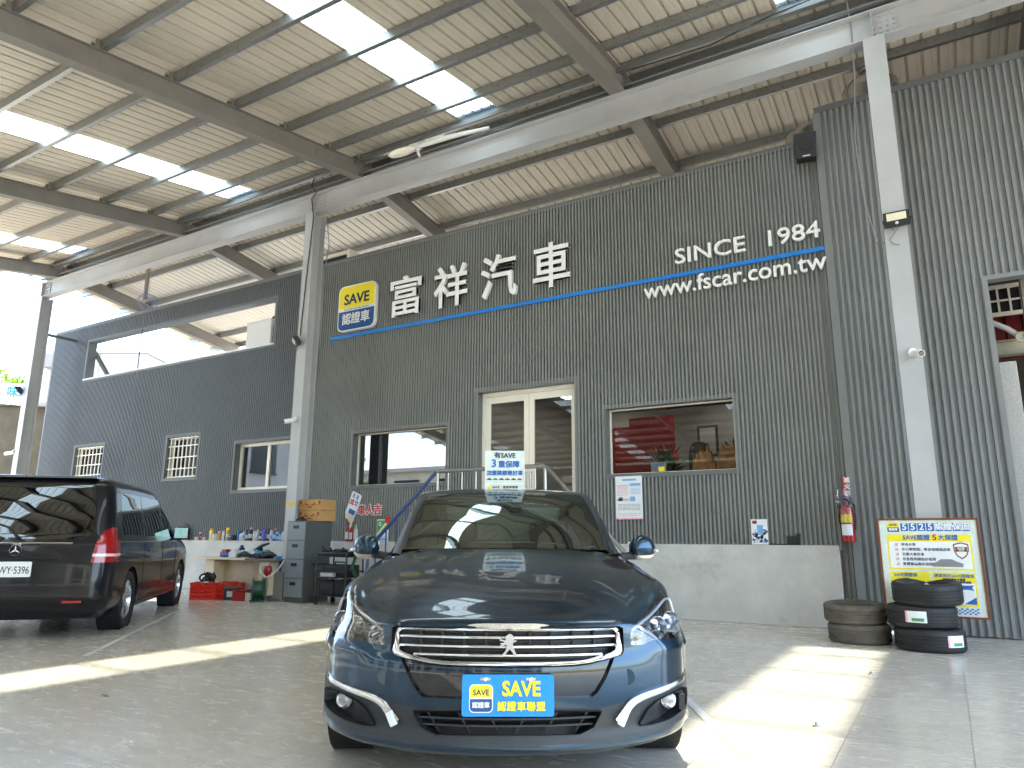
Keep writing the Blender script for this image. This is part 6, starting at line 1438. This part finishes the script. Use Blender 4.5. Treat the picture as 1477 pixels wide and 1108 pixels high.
t = thing('bin', 'blue plastic bin standing on the gray block by the column', 'bin', (-10.42, 9.42, .5)); b = MB(); b.prism([(-.10, 0), (.10, 0), (.13, .26), (-.13, .26)], -.1, .1); b.build('bin_body', 'bin_blue', t, recalc=True); b = MB(); b.box(-.14, .14, -.11, .11, .255, .275, .004); b.build('rim', 'bin_blue', t)
t = thing('air_compressor', 'cream air compressor half hidden behind the red crates', 'compressor', (-12.45, 9.55, 0)); b = MB(); b.tube([(-.32, 0, .26), (-.28, 0, .26), (.28, 0, .26), (.32, 0, .26)], [.10, .17, .17, .10], 18); b.build('tank', 'cream_metal', t); b = MB(); b.box(-.14, .14, -.1, .1, .43, .56, .02); b.lathe([(.1, -.03), (.1, .03)], 16, (.18, -.12, .5), axis='y'); b.tube([(-.25, -.1, .42), (-.1, -.15, .62), (.15, -.14, .62), (.25, -.1, .42)], .015, 6); b.build('motor', 'black_plastic', t)
for x in (-.25, .25): b = MB(); b.box(x-.03, x+.03, -.15, .15, 0, .12, .01); b.build('foot', 'black_plastic', t)
# bottles along the concrete ledge
BOT = [(-14.30, .07, .10, 'bag_white', 'bag_white', 'jar', 'short white jar'), (-14.19, .045, .24, 'tool_red', 'bag_white', 'can', 'pale red can with white cap'), (-14.05, .05, .09, 'paper_pink', 'paper_pink', 'jar', 'low pink tub'), (-13.82, .06, .36, 'sign_yellow', 'orange', 'can', 'tall yellow capped can'), (-13.68, .09, .19, 'bag_white', 'bag_white', 'jar', 'wide white jar'), (-13.55, .055, .27, 'orange', 'bag_white', 'can', 'tan spray can'), (-13.41, .05, .28, 'bag_white', 'bag_white', 'can', 'white spray can'), (-13.28, .055, .37, 'orange', 'sign_yellow', 'can', 'tall golden can'), (-13.20, .09, .12, 'teal', 'bag_white', 'jar', 'low pale tub'), (-13.05, .10, .16, 'black_matte', 'black_plastic', 'jar', 'squat black pot'), (-12.92, .05, .30, 'ink_blue', 'teal', 'can', 'slim blue can'), (-12.84, .055, .26, 'bag_white', 'ink_black', 'bottle', 'white bottle with dark cap'), (-12.76, .055, .31, 'bag_white', 'purple', 'bottle', 'lilac capped white bottle'), (-12.66, .055, .32, 'hose_green', 'ink_black', 'bottle', 'dark green bottle'), (-12.55, .075, .38, 'ink_navy', 'bottle_clear', 'bottle', 'large navy bottle with clear cap'), (-12.42, .05, .27, 'cream_metal', 'bag_white', 'can', 'beige can with white cap'), (-12.34, .055, .31, 'bottle_clear', 'cream_metal', 'bottle', 'clear trigger bottle'), (-12.25, .05, .26, 'ink_black', 'bag_white', 'bottle', 'black bottle with white cap'), (-12.12, .085, .39, 'purple', 'purple', 'bottle', 'big purple and white jug'), (-12.0, .055, .34, 'ink_black', 'ink_black', 'bottle', 'tall black bottle'), (-11.92, .05, .30, 'bag_white', 'bag_white', 'can', 'slim white can'), (-11.82, .06, .35, 'bin_blue', 'orange', 'bottle', 'royal blue bottle with orange trigger'), (-11.74, .055, .25, 'blue_stripe', 'bag_white', 'can', 'bright blue can'), (-11.65, .055, .24, 'paper_blue', 'ink_blue', 'can', 'light blue can'), (-11.56, .06, .33, 'bottle_clear', 'hose_green', 'bottle', 'clear green capped bottle')]
places = ['near the van mirror', 'left of the yellow can', 'behind the desk', 'above the desk', 'near the middle column']
for i, (x, r, h, m, mc, kind, lab) in enumerate(BOT):
    t = thing('bottle' if kind == 'bottle' else ('spray_can' if kind == 'can' else 'jar'), lab+' on the concrete ledge '+places[min(4, i//5)], 'bottle' if kind == 'bottle' else kind, (x, 10.37-.0+.0*r, 1.0415), rnd.uniform(0, 3), 'bottles and cans on the concrete ledge'); t.location.y = 10.362-r*.35 if False else 10.365
    t.location.y = WY-.028-max(r, .03)*.0-.0
    t.scale = (.8, .8, .72)
    b = MB()
    if kind == 'bottle': b.lathe([(r*.9, 0), (r, .01), (r, h*.62), (r*.8, h*.72), (r*.35, h*.8), (r*.35, h*.86)], 16)
    elif kind == 'can': b.lathe([(r*.95, 0), (r, .008), (r, h*.76), (r*.85, h*.80)], 16)
    else: b.lathe([(r*.95, 0), (r, .008), (r, h*.8)], 16)
    b.build('container_body', m, t)
    b = MB()
    if kind == 'bottle': b.lathe([(r*.42, h*.84), (r*.42, h*.97), (r*.3, h)], 12)
    elif kind == 'can': b.lathe([(r*.85, h*.80), (r*.85, h*.97), (r*.7, h)], 16)
    else: b.lathe([(r*1.03, h*.8), (r*1.03, h*.97), (r*.9, h)], 16)
    b.build('cap', mc, t)
    if kind != 'jar':
        b = MB()
        for k in range(8): a0, a1 = rad(-150+k*15), rad(-135+k*15); q_ = r*1.012; b.poly([(q_*math.cos(a0), q_*math.sin(a0), h*.18), (q_*math.cos(a1), q_*math.sin(a1), h*.18), (q_*math.cos(a1), q_*math.sin(a1), h*.5), (q_*math.cos(a0), q_*math.sin(a0), h*.5)])
        b.build('label', 'bag_white' if m not in ('bag_white', 'bottle_clear') else 'paper_blue', t)
for x, m, mc, h, lab in ((-9.83, 'tool_red', 'tool_red', .40, 'red bottle with pale label on the ledge right of the cabinet'), (-9.73, 'tool_red', 'bag_white', .36, 'dark red bottle with white cap beside the red bottle'), (-9.61, 'bottle_clear', 'bag_white', .34, 'clear spray bottle on the ledge behind the car mirror')):
    t = thing('bottle', lab, 'bottle', (x, WY-.03, 1.0415), 0, 'bottles right of the filing cabinet'); t.scale = (1, .8, .9); r = .048; b = MB(); b.lathe([(r*.9, 0), (r, .01), (r, h*.62), (r*.8, h*.72), (r*.35, h*.8), (r*.35, h*.86)], 16); b.build('container_body', m, t); b = MB(); b.lathe([(r*.42, h*.84), (r*.42, h*.97), (r*.3, h)], 12); b.build('cap', mc, t)
    b = MB()
    for k in range(8): a0, a1 = rad(-150+k*15), rad(-135+k*15); q_ = r*1.012; b.poly([(q_*math.cos(a0), q_*math.sin(a0), h*.12), (q_*math.cos(a1), q_*math.sin(a1), h*.12), (q_*math.cos(a1), q_*math.sin(a1), h*.5), (q_*math.cos(a0), q_*math.sin(a0), h*.5)])
    b.build('label', 'bag_white', t)
b = MB(); b.box(-10.365, -10.115, GY-.126, GY-.122, 1.66, 1.74); o = b.build('tape_band', mat('masking_tape', srgb(214, 180, 90), .6)); tag(o, 'strip of yellow tape on the middle column', 'tape')
# small litter on the floor
b = MB(); b.poly([(-.05, -.01, .006), (.0, -.018, .014), (.055, 0, .008), (.0, .014, .004)]); o = b.build('dry_leaf', 'wood_dark'); o.location = (-5.3, 3.22, 0); tag(o, 'small dry leaf on the tiles in front of the van', 'leaf')
b = MB(); b.box(-.02, .02, -.008, .008, .001, .004); o = b.build('paper_scrap', 'paper_white'); o.location = (-4.02, 2.62, 0); tag(o, 'scrap of white paper on the tiles at lower left', 'litter')
for (x, y), lab in (((-.68, 7.1), 'floor anchor bolt nearest the tyre stacks'), ((-.81, 5.01), 'floor anchor bolt nearest the sedan')):
    b = MB(); b.lathe([(.025, 0), (.022, .005), (.009, .008), (.009, .022), (.006, .026)], 12); o = b.build('floor_bolt', 'bolt'); o.location = (x, y, 0); tag(o, lab, 'bolt', 'bolts in the floor tiles')
# ---------------------------------------------------------------- across the road, seen in the glass and the paint, plus an added sky-blocking house
mat('facade_cream', srgb(196, 186, 160), .8, var=.1, nscale=.6); mat('facade_gray', srgb(150, 150, 146), .8, var=.12, nscale=.6); mat('net_blue', srgb(52, 92, 112), .7, var=.25, nscale=1.2); mat('dark_window', (.03, .035, .04), .15, var=.1)
def block(name, lab, x0, x1, y, d_, h, m, nx, nz, rz=0):
    t = thing(name, lab, 'building', ((x0+x1)/2, y, 0), rz); w_ = x1-x0
    b = MB(); b.box(-w_/2, w_/2, -d_, 0, 0, h); b.build('facade', m, t); b = MB(); b.box(-w_/2-.2, w_/2+.2, -d_-.2, .2, h, h+.3); b.build('parapet', 'facade_gray', t)
    first = None
    for i in range(nx):
        for k in range(nz):
            x = -w_/2+w_*(i+.5)/nx; z = 1.0+(h-1.0)*(k+.2)/nz
            if first is None:
                b = MB(); ww, hh = w_/nx*.3, (h-1)/nz*.55; b.box(-ww, ww, -.02, .03, 0, hh); b.box(-ww-.06, ww+.06, .0, .12, -.1, 0); first = b.build('window', 'dark_window', t); first.location = (x, .01, z)
            else:
                c = first.copy(); COL.objects.link(c); c.location = (x, .01, z)
    return t
block('shop_house', 'cream low building across the road facing the canopy', -45, -9, -22, 9, 6.0, 'facade_cream', 9, 2)
block('net_house', 'building under blue scaffold netting across the road', -58, -46, -20, 9, 8.0, 'net_blue', 5, 3)
block('added_house', 'plain gray house added unseen beyond the left frame edge to block low sky', -8, 8, 0, 8, 11, 'facade_gray', 5, 3, rad(-90)).location = (-36, -6, 0)  # out of view, added to cut low sky light from the left
block('shop_house', 'gray three storey building across the road behind the camera', -8, 6, -24, 9, 10.5, 'facade_gray', 6, 3)
block('shop_house', 'tall cream building across the road to the right', 8, 22, -22, 9, 9, 'facade_cream', 5, 3)

# more bits on and under the desk
for nm, m, lab, (x, y, z), kind in (('oil_can', 'ink_navy', 'navy oil can standing on the desk behind the blue box', (-.52, .18, 0), 'can'), ('oil_can', 'black_matte', 'black oil can standing on the desk near its middle', (-.02, .2, 0), 'can'), ('glove_pile', 'black_matte', 'pile of dark work gloves on the desk right of the towel', (.30, -.12, 0), 'lump'), ('spool', 'cable_gray', 'gray wire spool on the far right of the desk', (.88, .05, 0), 'coil')):
    b = MB()
    if kind == 'can': b.lathe([(.05, 0), (.055, .01), (.055, .16), (.03, .19), (.03, .22)], 14)
    elif kind == 'lump':
        for k in range(8): ellip(b, (rnd.uniform(-.14, .14), rnd.uniform(-.08, .08), .03), (rnd.uniform(.05, .10), .05, rnd.uniform(.03, .06)), 9, 6, .8)
    else:
        for k in range(4): b.tube([(.08*math.cos(a), .08*math.sin(a), .02+.02*k) for a in lin(0, 6.28, 16)], .012, 5)
    o = b.build(nm, m); o.location = (-11.36+x, 9.45+y, .737+z); tag(o, lab, 'desk clutter')
for nm, m, lab, loc in (('hose_bundle', 'rope_black', 'black hose bundle on the floor under the desk', (-11.2, 9.35, .0)), ('hose_bundle', 'cable_gray', 'gray hose bundle on the floor left of the red crates', (-12.15, 9.1, .0))):
    b = MB()
    for k in range(5): b.tube([(.20*math.cos(a)*(1-.06*k), .14*math.sin(a), .02+.03*k+.01*math.sin(3*a+k)) for a in lin(0, 6.28, 18)], .015, 5)
    o = b.build(nm, m); o.location = loc; tag(o, lab, 'hose')
b = MB()
for k in range(6): ellip(b, (rnd.uniform(-.22, .22), rnd.uniform(-.12, .12), .06), (rnd.uniform(.08, .14), .10, rnd.uniform(.05, .10)), 9, 6, .8)
o = b.build('tarp_heap', 'black_matte'); o.location = (-8.62, 9.5, 0); tag(o, 'dark tarpaulin heap on the floor right of the trolley', 'tarpaulin')
